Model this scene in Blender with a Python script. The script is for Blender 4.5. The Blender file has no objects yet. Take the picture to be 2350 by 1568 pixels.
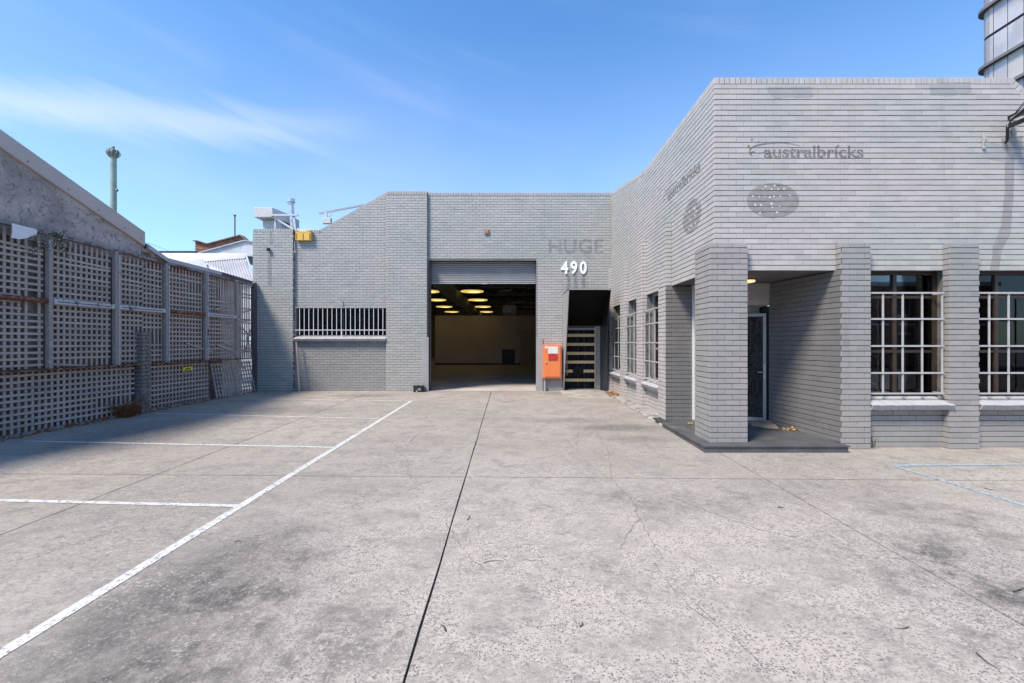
import bpy, bmesh, math, random
from mathutils import Vector, Matrix, Euler
random.seed(7)
R = math.radians
scene = bpy.context.scene
C = scene.collection

# ------------------------------------------------------------------ camera, sky, sun, exposure
HC = 1.687                      # eye height
F = 1006.7                      # focal length in pixels of a 2350 px wide picture
AX, AY = 1182.0, 786.0          # where the optical axis meets that picture
cam = bpy.data.cameras.new('camera'); camo = bpy.data.objects.new('camera', cam); C.objects.link(camo)
camo.location = (0, 0, HC); camo.rotation_euler = (R(90), 0, 0)
cam.sensor_width = 36; cam.lens = F / 2350 * 36
cam.shift_x = -(AX - 1175) / 2350; cam.shift_y = (AY - 784) / 2350
cam.clip_start = 0.05; cam.clip_end = 3000
scene.camera = camo
SUN = Vector((1.1, 1.0, -2.0)).normalized()          # direction the light travels
elev = math.asin(-SUN.z); azim = math.atan2(-SUN.x, -SUN.y)
sl = bpy.data.lights.new('sun', 'SUN'); so = bpy.data.objects.new('sun', sl); C.objects.link(so)
sl.energy = 4.1; sl.angle = R(14.0); sl.color = (1.0, 0.905, 0.775)
so.rotation_euler = SUN.to_track_quat('-Z', 'Y').to_euler()
world = bpy.data.worlds.new('World'); scene.world = world; world.use_nodes = True
SKY_STRENGTH = 0.138
vs = scene.view_settings
vs.view_transform = 'Standard'; vs.look = 'None'; vs.exposure = 0.58; vs.gamma = 1.0; vs.use_curve_mapping = False

def build_world():
    nt = world.node_tree; N = nt.nodes; L = nt.links
    for n in list(N): N.remove(n)
    out = N.new('ShaderNodeOutputWorld'); bg = N.new('ShaderNodeBackground'); L.new(bg.outputs[0], out.inputs[0])
    bg.inputs[1].default_value = SKY_STRENGTH
    sky = N.new('ShaderNodeTexSky'); sky.sky_type = 'NISHITA'; sky.sun_disc = False
    sky.sun_elevation = elev; sky.sun_rotation = azim % (2 * math.pi)
    sky.altitude = 50; sky.air_density = 1.0; sky.dust_density = 0.35; sky.ozone_density = 2.2
    tint = N.new('ShaderNodeMixRGB'); tint.blend_type = 'MULTIPLY'; tint.inputs[0].default_value = 1
    tint.inputs[2].default_value = (0.69, 1.09, 1.39, 1); L.new(sky.outputs[0], tint.inputs[1])
    tc = N.new('ShaderNodeTexCoord'); sep = N.new('ShaderNodeSeparateXYZ'); L.new(tc.outputs['Generated'], sep.inputs[0])
    def mth(op, a, b=None, c=None):
        m = N.new('ShaderNodeMath'); m.operation = op
        for i, v in enumerate((a, b, c)):
            if v is None: continue
            if isinstance(v, (int, float)): m.inputs[i].default_value = v
            else: L.new(v, m.inputs[i])
        return m.outputs[0]
    az = mth('ARCTAN2', sep.outputs[0], sep.outputs[1]); el = mth('ARCSINE', sep.outputs[2])
    # high thin cirrus: noise stretched along the streaks
    cmb = N.new('ShaderNodeCombineXYZ')
    L.new(mth('ADD', mth('MULTIPLY', az, 1.5), mth('MULTIPLY', el, 2.0)), cmb.inputs[0])
    L.new(mth('ADD', mth('MULTIPLY', el, 11.0), mth('MULTIPLY', az, 2.0)), cmb.inputs[1])
    def noise(vec, scale, detail, rough, dist=0):
        n = N.new('ShaderNodeTexNoise'); n.inputs['Scale'].default_value = scale; n.inputs['Detail'].default_value = detail
        n.inputs['Roughness'].default_value = rough; n.inputs['Distortion'].default_value = dist; L.new(vec, n.inputs['Vector']); return n.outputs[0]
    n1 = noise(cmb.outputs[0], 1.15, 7, 0.55, 0.3); n2 = noise(tc.outputs['Generated'], 2.2, 3, 0.5)
    def mr(v, a, b, c=0.0, d=1.0):
        m = N.new('ShaderNodeMapRange'); m.interpolation_type = 'SMOOTHSTEP'; L.new(v, m.inputs[0])
        for i, q in enumerate((a, b, c, d)): m.inputs[i + 1].default_value = q
        return m.outputs[0]
    streak = mth('MULTIPLY', mr(n1, 0.46, 0.78), mr(n2, 0.40, 0.62))
    # one denser wisp drifting over the left of the yard
    line = mth('SUBTRACT', el, mth('ADD', 0.386, mth('MULTIPLY', mth('ADD', az, 0.62), 0.16)))
    w = mth('ADD', line, mth('MULTIPLY', mth('SUBTRACT', n1, 0.5), 0.13))
    wisp = mth('MULTIPLY', mr(mth('ABSOLUTE', w), 0.050, 0.0), mr(az, -0.25, -0.62))
    wisp = mth('MULTIPLY', wisp, mr(n1, 0.25, 0.6, 0.55, 1.0))
    veil = mth('MULTIPLY', mr(el, 0.66, 0.16), mr(n2, 0.3, 0.7, 0.16, 0.28))
    amt = mth('MINIMUM', mth('ADD', mth('ADD', mth('MULTIPLY', streak, 0.10), mth('MULTIPLY', wisp, 0.30)), veil), 0.9)
    mix = N.new('ShaderNodeMixRGB'); L.new(amt, mix.inputs[0]); L.new(tint.outputs[0], mix.inputs[1])
    mix.inputs[2].default_value = (5.6, 5.7, 6.4, 1)
    L.new(mix.outputs[0], bg.inputs[0])
build_world()

# ------------------------------------------------------------------ where things stand
SL = 0.0098                                        # the yard rises gently to the back
def zg(y): return SL * (y - 6.93)
def P(x, y, d): return Vector(((x - AX) * d / F, d, HC - (y - AY) * d / F))
def G(x, y):
    d = (HC + SL * 6.93) / ((y - AY) / F + SL); return Vector(((x - AX) * d / F, d, zg(d)))
XW, XP = 3.20, 3.08              # side wall of the office wing, face of its piers
YF, YFP = 7.05, 6.93             # its front wall, face of the front piers
YR, YRP = 14.60, 14.50           # warehouse front wall, face of its piers
ZT = 0.105                       # top of the entrance platform

# ------------------------------------------------------------------ materials
MATS = {}
class NT:
    def __init__(s, name):
        s.m = bpy.data.materials.new(name); s.m.use_nodes = True; s.t = s.m.node_tree; s.N = s.t.nodes; s.L = s.t.links
        s.b = s.N['Principled BSDF']; s.out = s.N['Material Output']; MATS[name] = s.m
        s.pos = s.N.new('ShaderNodeNewGeometry').outputs['Position']
    def put(s, sock, v):
        if isinstance(v, (int, float)): sock.default_value = v
        elif isinstance(v, tuple): sock.default_value = v if len(v) != 3 or sock.type == 'VECTOR' else (*v, 1)
        else: s.L.new(v, sock)
    def math(s, op, a, b=None):
        n = s.N.new('ShaderNodeMath'); n.operation = op; s.put(n.inputs[0], a)
        if b is not None: s.put(n.inputs[1], b)
        return n.outputs[0]
    def scale(s, v):
        n = s.N.new('ShaderNodeVectorMath'); n.operation = 'MULTIPLY'; s.L.new(s.pos, n.inputs[0]); n.inputs[1].default_value = v; return n.outputs[0]
    def noise(s, sc, det=4, rough=0.55, vec=None, dist=0.0, color=False):
        n = s.N.new('ShaderNodeTexNoise'); n.inputs['Scale'].default_value = sc; n.inputs['Detail'].default_value = det
        n.inputs['Roughness'].default_value = rough; n.inputs['Distortion'].default_value = dist
        s.L.new(vec if vec is not None else s.pos, n.inputs['Vector']); return n.outputs[1 if color else 0]
    def voro(s, sc, feature='F1', out='Distance', vec=None, rnd=1.0):
        n = s.N.new('ShaderNodeTexVoronoi'); n.feature = feature; n.inputs['Scale'].default_value = sc; n.inputs['Randomness'].default_value = rnd
        s.L.new(vec if vec is not None else s.pos, n.inputs['Vector']); return n.outputs[out]
    def mr(s, v, a, b, c=0.0, d=1.0, smooth=True):
        n = s.N.new('ShaderNodeMapRange'); n.interpolation_type = 'SMOOTHSTEP' if smooth else 'LINEAR'; s.put(n.inputs[0], v)
        for i, q in enumerate((a, b, c, d)): n.inputs[i + 1].default_value = q
        return n.outputs[0]
    def mix(s, f, a, b, mode='MIX'):
        n = s.N.new('ShaderNodeMixRGB'); n.blend_type = mode; s.put(n.inputs[0], f); s.put(n.inputs[1], a); s.put(n.inputs[2], b); return n.outputs[0]
    def bump(s, h, strength=0.3, dist=0.01):
        n = s.N.new('ShaderNodeBump'); n.inputs['Strength'].default_value = strength; n.inputs['Distance'].default_value = dist
        s.L.new(h, n.inputs['Height']); s.L.new(n.outputs[0], s.b.inputs['Normal'])
    def col(s, c): s.put(s.b.inputs['Base Color'], c)
    def rough(s, r): s.put(s.b.inputs['Roughness'], r)

def simple(name, c, rough=0.6, var=0.12, sc=6.0, metal=0.0, bump=0.0, stretch=(1, 1, 1), dirt=None):
    t = NT(name); v = t.scale(stretch)
    f = t.mr(t.noise(sc, 6, 0.6, v), 0.3, 0.7)
    a = tuple(x * (1 - var) for x in c); b = tuple(min(1, x * (1 + var)) for x in c)
    col = t.mix(f, a, b)
    if dirt:
        col = t.mix(t.mr(t.noise(sc * 0.45, 8, 0.7, v, 0.6), dirt[1], dirt[1] + 0.12), col, dirt[0])
    t.col(col); t.rough(rough); t.b.inputs['Metallic'].default_value = metal
    if bump: t.bump(t.noise(sc * 6, 5, 0.6, v), bump, 0.004)
    return t.m

def paint_brick(name, base, warm, cool):
    t = NT(name)
    a1 = t.N.new('ShaderNodeAttribute'); a1.attribute_type = 'GEOMETRY'; a1.attribute_name = 'tint'
    a2 = t.N.new('ShaderNodeAttribute'); a2.attribute_type = 'OBJECT'; a2.attribute_name = 'tint'
    tint = t.math('ADD', a1.outputs['Fac'], a2.outputs['Fac'])
    big = t.mr(t.noise(0.55, 4, 0.5), 0.36, 0.64)
    c = t.mix(big, warm, cool)
    c = t.mix(t.mr(t.noise(2.4, 6, 0.6), 0.35, 0.72, 0.0, 0.30), c, base)
    grime = t.mr(t.noise(1.0, 7, 0.65, t.scale((2.6, 2.6, 0.45))), 0.52, 0.78, 0.0, 0.34)
    c = t.mix(grime, c, tuple(x * 0.55 for x in base))
    c = t.mix(1.0, c, tint, 'MULTIPLY')
    speck = t.mr(t.noise(85, 3, 0.6), 0.66, 0.74, 0.0, 0.35)
    c = t.mix(speck, c, tuple(x * 0.5 for x in base))
    t.col(c); t.rough(t.mr(t.noise(9, 4), 0.3, 0.7, 0.42, 0.62)); t.bump(t.noise(60, 6, 0.65), 0.22, 0.003)
    return t.m
paint_brick('grey painted brick', (0.430, 0.400, 0.374), (0.468, 0.42, 0.396), (0.402, 0.394, 0.366))
paint_brick('cool grey painted brick', (0.358, 0.348, 0.328), (0.392, 0.368, 0.348), (0.335, 0.346, 0.326))
paint_brick('darker grey painted brick', (0.305, 0.281, 0.264), (0.322, 0.290, 0.272), (0.280, 0.274, 0.256))
paint_brick('darker lower brick', (0.27, 0.264, 0.256), (0.285, 0.272, 0.263), (0.255, 0.26, 0.252))
paint_brick('darker porch brick', (0.175, 0.163, 0.157), (0.19, 0.173, 0.166), (0.16, 0.158, 0.151))
simple('painted mortar', (0.135, 0.127, 0.12), 0.85, 0.2, 9, bump=0.3)

def concrete_yard():
    t = NT('yard concrete')
    big = t.noise(0.30, 5, 0.6); mid = t.noise(2.6, 12, 0.78, None, 0.5); fine = t.noise(16, 10, 0.80)
    c = t.mix(t.mr(big, 0.36, 0.66), (0.308, 0.268, 0.220), (0.392, 0.343, 0.287))
    c = t.mix(t.mr(mid, 0.44, 0.66, 0.0, 0.80), c, (0.205, 0.182, 0.16))
    c = t.mix(t.mr(t.noise(6.0, 12, 0.80, t.scale((0.6, 1.2, 1)), 0.7), 0.53, 0.68, 0, 0.75), c, (0.52, 0.45, 0.372))
    c = t.mix(t.mr(t.noise(7.5, 12, 0.82, t.scale((0.5, 1.3, 1)), 0.4), 0.55, 0.70, 0, 0.70), c, (0.135, 0.12, 0.108))
    # oil and tyre stains where cars stood, each with its own ragged edge
    pos = t.mix(0.5, t.pos, t.noise(1.1, 6, 0.65, None, 0, True), 'ADD')
    stain = None
    for (x, y, rx, ry, k) in STAINS:
        vm = t.N.new('ShaderNodeVectorMath'); vm.operation = 'SUBTRACT'; t.L.new(pos, vm.inputs[0]); vm.inputs[1].default_value = (x + 0.25, y + 0.25, 0.25)
        v2 = t.N.new('ShaderNodeVectorMath'); v2.operation = 'MULTIPLY'; t.L.new(vm.outputs[0], v2.inputs[0]); v2.inputs[1].default_value = (1 / rx, 1 / ry, 0)
        v3 = t.N.new('ShaderNodeVectorMath'); v3.operation = 'LENGTH'; t.L.new(v2.outputs[0], v3.inputs[0])
        s = t.mr(v3.outputs['Value'], 1.05, 0.25, 0, k)
        stain = s if stain is None else t.math('MAXIMUM', stain, s)
    c = t.mix(t.math('MULTIPLY', stain, t.mr(t.noise(9, 12, 0.82), 0.36, 0.60, 0.5, 1.0)), c, (0.07, 0.061, 0.054))
    sp = t.N.new('ShaderNodeSeparateXYZ'); t.L.new(t.pos, sp.inputs[0])
    # surface worn down to the aggregate towards the street
    worn = t.math('MULTIPLY', t.mr(sp.outputs[1], 6.4, 3.9), t.mr(sp.outputs[0], -2.8, -1.1))
    worn = t.math('MULTIPLY', worn, t.mr(t.noise(1.9, 10, 0.78), 0.40, 0.56))
    jp = t.mix(0.012, t.pos, t.noise(40, 4, 0.6, None, 0, True), 'ADD'); vd = t.voro(70, 'F1', 'Distance', jp); vc = t.voro(70, 'F1', 'Color', jp)
    sc_ = t.N.new('ShaderNodeSeparateColor'); t.L.new(vc, sc_.inputs[0])
    stone = t.math('MULTIPLY', t.mr(vd, 0.52, 0.38), t.mr(sc_.outputs[0], 0.42, 0.56))
    c = t.mix(t.math('MULTIPLY', worn, 0.62), c, (0.53, 0.455, 0.388))
    c = t.mix(t.mr(fine, 0.50, 0.70, 0, 0.65), c, (0.125, 0.113, 0.104))
    c = t.mix(t.mr(t.noise(150, 4, 0.7), 0.50, 0.68, 0, 0.65), c, (0.10, 0.091, 0.084))
    c = t.mix(t.mr(t.noise(70, 5, 0.75), 0.55, 0.68, 0, 0.6), c, (0.47, 0.425, 0.39))
    patch = t.mr(t.noise(0.7, 8, 0.7, t.scale((0.7, 1.2, 1)), 0.6), 0.38, 0.60, 0.25, 1.0)
    c = t.mix(t.math('MULTIPLY', t.mr(t.noise(24, 6, 0.72, t.scale((0.7, 1.1, 1)), 0.8), 0.53, 0.60), t.math('MULTIPLY', patch, 0.62)), c, (0.125, 0.11, 0.10))
    c = t.mix(t.math('MULTIPLY', t.mr(t.noise(38, 6, 0.72), 0.55, 0.62), t.math('MULTIPLY', patch, 0.55)), c, (0.56, 0.50, 0.44))
    rust = t.math('MULTIPLY', t.mr(t.noise(0.8, 4, 0.5), 0.62, 0.74), 0.25)
    c = t.mix(rust, c, (0.46, 0.34, 0.27))
    c = t.mix(t.math('MULTIPLY', stone, t.math('MULTIPLY', worn, 0.9)), c, t.mix(sc_.outputs[1], (0.075, 0.064, 0.058), (0.22, 0.19, 0.17)))
    t.col(c); t.rough(t.mr(mid, 0.3, 0.7, 0.72, 0.92))
    h = t.math('ADD', t.math('MULTIPLY', t.noise(120, 5, 0.7), 0.5), t.math('MULTIPLY', fine, 0.9)); t.bump(h, 0.45, 0.006)
STAINS = [(-2.0, 2.9, 1.15, 1.8, 1.0), (-1.1, 2.5, 0.5, 0.6, 0.7), (3.5, 3.2, 1.3, 1.1, 1.0), (3.3, 2.5, 0.9, 0.7, 0.9),
          (4.2, 4.3, 0.8, 0.6, 0.6), (2.0, 8.6, 1.2, 0.5, 0.75), (1.2, 9.3, 1.3, 0.4, 0.55), (2.2, 7.6, 0.9, 0.4, 0.5), (-6.9, 8.0, 1.5, 2.0, 0.55),
          (-5.6, 10.6, 2.2, 0.8, 0.45), (1.6, 4.7, 1.6, 0.5, 0.5), (-4.6, 13.4, 1.3, 0.5, 0.5), (1.4, 13.9, 0.8, 0.4, 0.65), (-1.6, 5.0, 0.6, 0.5, 0.3), (3.5, 5.0, 1.6, 0.5, 0.5)]
concrete_yard()
simple('crack dirt', (0.085, 0.077, 0.068), 0.95, 0.4, 20)
simple('joint dirt', (0.045, 0.042, 0.036), 0.95, 0.4, 20)
simple('distant ground', (0.16, 0.155, 0.15), 0.9, 0.2, 0.5)

def road_paint(name, c, wear):
    t = NT(name)
    f = t.mr(t.noise(26, 9, 0.75, None, 0.5), wear, wear + 0.06)
    f2 = t.mr(t.noise(140, 4, 0.7), 0.62, 0.70, 0, 0.6)
    cc = t.mix(t.mr(t.noise(3, 6, 0.65), 0.35, 0.75, 0, 0.35), c, tuple(x * 0.62 for x in c))
    cc = t.mix(t.math('MAXIMUM', f, f2), cc, (0.24, 0.218, 0.198)); t.col(cc); t.rough(0.7); t.bump(t.noise(120, 5, 0.7), 0.3, 0.004)
road_paint('white line paint', (0.60, 0.58, 0.55), 0.52)
road_paint('pale blue line paint', (0.34, 0.44, 0.48), 0.485)

def wood_mat(name, c, c2, st=(6, 1, 6)):
    t = NT(name)
    g = t.noise(9, 7, 0.65, t.scale(st), 0.5); n = t.noise(1.7, 5)
    cc = t.mix(t.mr(g, 0.3, 0.72), c, c2); rnd = t.N.new('ShaderNodeObjectInfo').outputs['Random']; cc = t.mix(t.mr(rnd, 0, 1, 0.0, 0.42, False), cc, tuple(x * 0.5 for x in c)); cc = t.mix(t.mr(n, 0.45, 0.75, 0, 0.4), cc, tuple(x * 0.55 for x in c)); t.col(cc)
    t.rough(0.85); t.bump(g, 0.3, 0.004)
wood_mat('weathered grey lath', (0.385, 0.335, 0.305), (0.52, 0.455, 0.42))
wood_mat('pale new timber', (0.74, 0.54, 0.28), (0.86, 0.70, 0.42), (1, 8, 8))

def peeling(name, c, under, thr):
    t = NT(name); f = t.mr(t.noise(5.5, 9, 0.72, t.scale((1, 1, 0.7)), 0.9), thr, thr + 0.04)
    t.col(t.mix(f, c, t.mix(t.mr(t.noise(30, 5), 0.35, 0.7), under, tuple(x * 0.35 for x in under)))); t.rough(0.7); t.bump(f, 0.5, 0.003)
peeling('grey steel with flaking paint', (0.30, 0.26, 0.24), (0.50, 0.47, 0.44), 0.56)
peeling('rusty steel', (0.115, 0.04, 0.025), (0.34, 0.16, 0.08), 0.50)
peeling('worn pale rail paint', (0.46, 0.46, 0.48), (0.15, 0.14, 0.14), 0.57)
peeling('rust edged timber', (0.23, 0.22, 0.22), (0.20, 0.075, 0.035), 0.52)

def stucco():
    t = NT('rough grey render')
    a = t.noise(0.9, 6, 0.6, None, 0.5); b = t.noise(9, 9, 0.72, None, 1.2)
    c = t.mix(t.mr(a, 0.38, 0.66), (0.56, 0.485, 0.455), (0.33, 0.285, 0.27)); c = t.mix(t.mr(b, 0.5, 0.64, 0, 0.8), c, (0.15, 0.128, 0.118))
    c = t.mix(t.mr(t.noise(5, 8, 0.7), 0.56, 0.7, 0, 0.6), c, (0.76, 0.67, 0.62))
    t.col(c); t.rough(0.95); t.bump(b, 1.0, 0.05)
stucco()
simple('dark fence backing', (0.19, 0.162, 0.148), 0.95, 0.4, 5, bump=0.6)
simple('white sheet behind fence', (0.74, 0.73, 0.76), 0.6, 0.1, 2)
simple('grey metal capping', (0.47, 0.40, 0.37), 0.5, 0.06, 1.2, dirt=((0.33, 0.295, 0.28), 0.60))
simple('light metal flashing', (0.42, 0.42, 0.43), 0.45, 0.08, 2)
simple('dark purple steel', (0.075, 0.066, 0.08), 0.5, 0.15, 3)
simple('green vent pipe', (0.26, 0.34, 0.29), 0.6, 0.14, 8, dirt=((0.19, 0.17, 0.13), 0.60))
simple('dark cowl metal', (0.13, 0.155, 0.14), 0.55, 0.2, 20)
simple('white roof sheet', (0.52, 0.50, 0.505), 0.5, 0.06, 1)
simple('grey corrugated roof', (0.42, 0.41, 0.43), 0.42, 0.08, 1.2, dirt=((0.33, 0.32, 0.34), 0.60))
simple('pale board wall', (0.55, 0.54, 0.55), 0.7, 0.1, 2)
simple('white painted metal', (0.52, 0.51, 0.50), 0.45, 0.05, 4)
simple('galvanised flue', (0.62, 0.61, 0.62), 0.32, 0.10, 10, metal=0.75)
simple('red brick', (0.24, 0.105, 0.075), 0.9, 0.35, 3.5, bump=0.4)
simple('old mortar', (0.36, 0.31, 0.27), 0.95, 0.2, 12)
simple('brown pole', (0.19, 0.14, 0.11), 0.7, 0.2, 8)
simple('dark grey tile', (0.085, 0.085, 0.086), 0.55, 0.22, 2.2, dirt=((0.20, 0.195, 0.19), 0.60))
simple('black steel', (0.018, 0.018, 0.019), 0.38, 0.3, 4)
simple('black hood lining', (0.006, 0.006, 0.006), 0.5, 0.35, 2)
simple('grey guard steel', (0.31, 0.30, 0.295), 0.5, 0.07, 3, dirt=((0.22, 0.23, 0.235), 0.62))
simple('grey grille steel', (0.42, 0.40, 0.385), 0.5, 0.08, 9)
simple('white bar paint', (0.74, 0.745, 0.75), 0.45, 0.06, 10)
simple('light grey sill paint', (0.38, 0.375, 0.375), 0.6, 0.07, 5, bump=0.2)
simple('dark bronze frame', (0.045, 0.030, 0.022), 0.42, 0.2, 9)
simple('aluminium frame', (0.34, 0.335, 0.33), 0.4, 0.08, 6, metal=0.3)
simple('white frame', (0.66, 0.65, 0.63), 0.4, 0.03, 4)
simple('roller shutter steel', (0.26, 0.255, 0.26), 0.42, 0.06, 3, metal=0.2)
simple('orange cabinet paint', (0.72, 0.20, 0.065), 0.42, 0.06, 3, dirt=((0.62, 0.16, 0.05), 0.62))
simple('red plastic', (0.46, 0.035, 0.03), 0.3, 0.2, 20)
simple('paper', (0.66, 0.63, 0.60), 0.7, 0.05, 12)
simple('yellow plastic', (0.70, 0.42, 0.07), 0.45, 0.08, 4)
simple('sign yellow', (0.66, 0.66, 0.06), 0.5, 0.06, 6)
simple('ink', (0.02, 0.02, 0.02), 0.6, 0.2, 6)
simple('white numeral', (0.86, 0.86, 0.86), 0.4, 0.02, 6)
simple('warehouse wall', (0.52, 0.47, 0.45), 0.85, 0.08, 1.2)
simple('warehouse partition', (0.66, 0.60, 0.68), 0.8, 0.06, 0.8)
simple('warehouse ceiling', (0.06, 0.056, 0.056), 0.9, 0.3, 0.8)
simple('warehouse steel', (0.20, 0.19, 0.19), 0.6, 0.25, 2)
simple('silver foil', (0.75, 0.74, 0.74), 0.42, 0.3, 4, metal=0.5)
simple('warehouse floor', (0.58, 0.52, 0.48), 0.30, 0.18, 0.9, dirt=((0.34, 0.30, 0.275), 0.58))
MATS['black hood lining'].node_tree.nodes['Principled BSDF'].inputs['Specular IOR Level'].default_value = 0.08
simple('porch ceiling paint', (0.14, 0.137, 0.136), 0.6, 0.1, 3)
simple('cardboard', (0.30, 0.225, 0.165), 0.85, 0.2, 9)
simple('dry leaf', (0.27, 0.13, 0.045), 0.8, 0.5, 14)
simple('pale leaf', (0.42, 0.28, 0.12), 0.8, 0.5, 14)
simple('dead bush', (0.22, 0.085, 0.03), 0.85, 0.5, 20)
simple('weed green', (0.085, 0.085, 0.035), 0.8, 0.5, 20)
simple('dry grass', (0.30, 0.23, 0.13), 0.85, 0.4, 20)
simple('white petal', (0.85, 0.84, 0.86), 0.6, 0.05, 9)
simple('twig bark', (0.075, 0.06, 0.052), 0.85, 0.4, 30)
simple('adhesive', (0.60, 0.585, 0.575), 0.5, 0.05, 30)
simple('ghost letter grime', (0.19, 0.175, 0.17), 0.75, 0.3, 26)
simple('soft ghost grime', (0.245, 0.238, 0.23), 0.75, 0.28, 14)
simple('old oval paint', (0.27, 0.25, 0.24), 0.7, 0.10, 14)
simple('touch up paint', (0.34, 0.333, 0.322), 0.6, 0.05, 6)
simple('wet stain', (0.29, 0.275, 0.265), 0.7, 0.12, 6)
simple('rust mark', (0.33, 0.17, 0.12), 0.8, 0.3, 40)
simple('white sheet', (0.68, 0.69, 0.74), 0.35, 0.05, 2)
simple('rubble white', (0.66, 0.65, 0.64), 0.8, 0.1, 30)
simple('kerb concrete', (0.30, 0.275, 0.245), 0.92, 0.35, 5, bump=0.6, dirt=((0.16, 0.145, 0.12), 0.55))
simple('ramp concrete', (0.31, 0.285, 0.25), 0.92, 0.2, 3, bump=0.3)
simple('black plastic box', (0.016, 0.018, 0.018), 0.45, 0.3, 6)
simple('tower panel', (0.47, 0.44, 0.42), 0.5, 0.05, 0.3)
simple('tower ledge', (0.17, 0.165, 0.165), 0.45, 0.10, 0.6)
simple('tower soffit', (0.035, 0.034, 0.034), 0.6, 0.10, 0.6)
simple('dark room', (0.05, 0.048, 0.048), 0.9, 0.2, 1)
simple('white blind', (0.72, 0.72, 0.73), 0.6, 0.04, 3)

def plastic(name, c, rough, st, amt):
    t = NT(name); v = t.scale(st); n = t.noise(1.0, 5, 0.55, v, 1.6); t.col(c); t.rough(rough)
    n2 = t.noise(3.0, 4, 0.5, v, 2.2)
    t.bump(t.math('ADD', n, t.math('MULTIPLY', n2, 0.4)), amt, 0.12); t.b.inputs['Specular IOR Level'].default_value = 0.6
plastic('black plastic sheet', (0.010, 0.010, 0.011), 0.22, (5.0, 5.0, 1.6), 1.0)
def painted_glint_film():
    t = NT('dark film'); sp = t.N.new('ShaderNodeSeparateXYZ'); t.L.new(t.pos, sp.inputs[0]); cb = t.N.new('ShaderNodeCombineXYZ')
    xy = t.math('ADD', sp.outputs[0], sp.outputs[1])
    t.L.new(t.math('MULTIPLY', t.math('ADD', t.math('MULTIPLY', xy, 0.7), sp.outputs[2]), 9.0), cb.inputs[0]); t.L.new(t.math('MULTIPLY', t.math('SUBTRACT', xy, t.math('MULTIPLY', sp.outputs[2], 0.7)), 1.4), cb.inputs[1])
    n = t.noise(1.0, 5, 0.6, cb.outputs[0], 0.8); t.col(t.mix(t.mr(n, 0.57, 0.68), (0.010, 0.009, 0.008), (0.20, 0.19, 0.18))); t.rough(0.16); t.bump(n, 0.9, 0.05)  # pale diagonal streaks: highlights of the plastic painted into its colour
painted_glint_film()
def glass():
    t = NT('window glass'); t.N.remove(t.b)
    tr = t.N.new('ShaderNodeBsdfTransparent'); tr.inputs[0].default_value = (0.80, 0.81, 0.81, 1)
    gl = t.N.new('ShaderNodeBsdfGlossy'); gl.inputs['Roughness'].default_value = 0.02
    fr = t.N.new('ShaderNodeFresnel'); fr.inputs[0].default_value = 1.5
    mx = t.N.new('ShaderNodeMixShader'); t.L.new(fr.outputs[0], mx.inputs[0]); t.L.new(tr.outputs[0], mx.inputs[1]); t.L.new(gl.outputs[0], mx.inputs[2])
    t.L.new(mx.outputs[0], t.out.inputs[0])
glass()
def tower_glass():
    t = NT('tower glass'); n = t.noise(0.35, 3)
    t.col(t.mix(t.mr(n, 0.4, 0.6), (0.56, 0.53, 0.53), (0.44, 0.42, 0.43))); t.rough(0.12); t.b.inputs['Metallic'].default_value = 0.15
tower_glass()
def emit(name, c, k):
    t = NT(name); t.col((0.8, 0.6, 0.3)); t.put(t.b.inputs['Emission Color'], c); t.b.inputs['Emission Strength'].default_value = k
emit('lamp amber', (1.0, 0.68, 0.16), 0.58)
emit('lamp amber hot', (1.0, 0.85, 0.35), 1.0)
emit('porch lamp glow', (1.0, 0.72, 0.38), 0.8)

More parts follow.
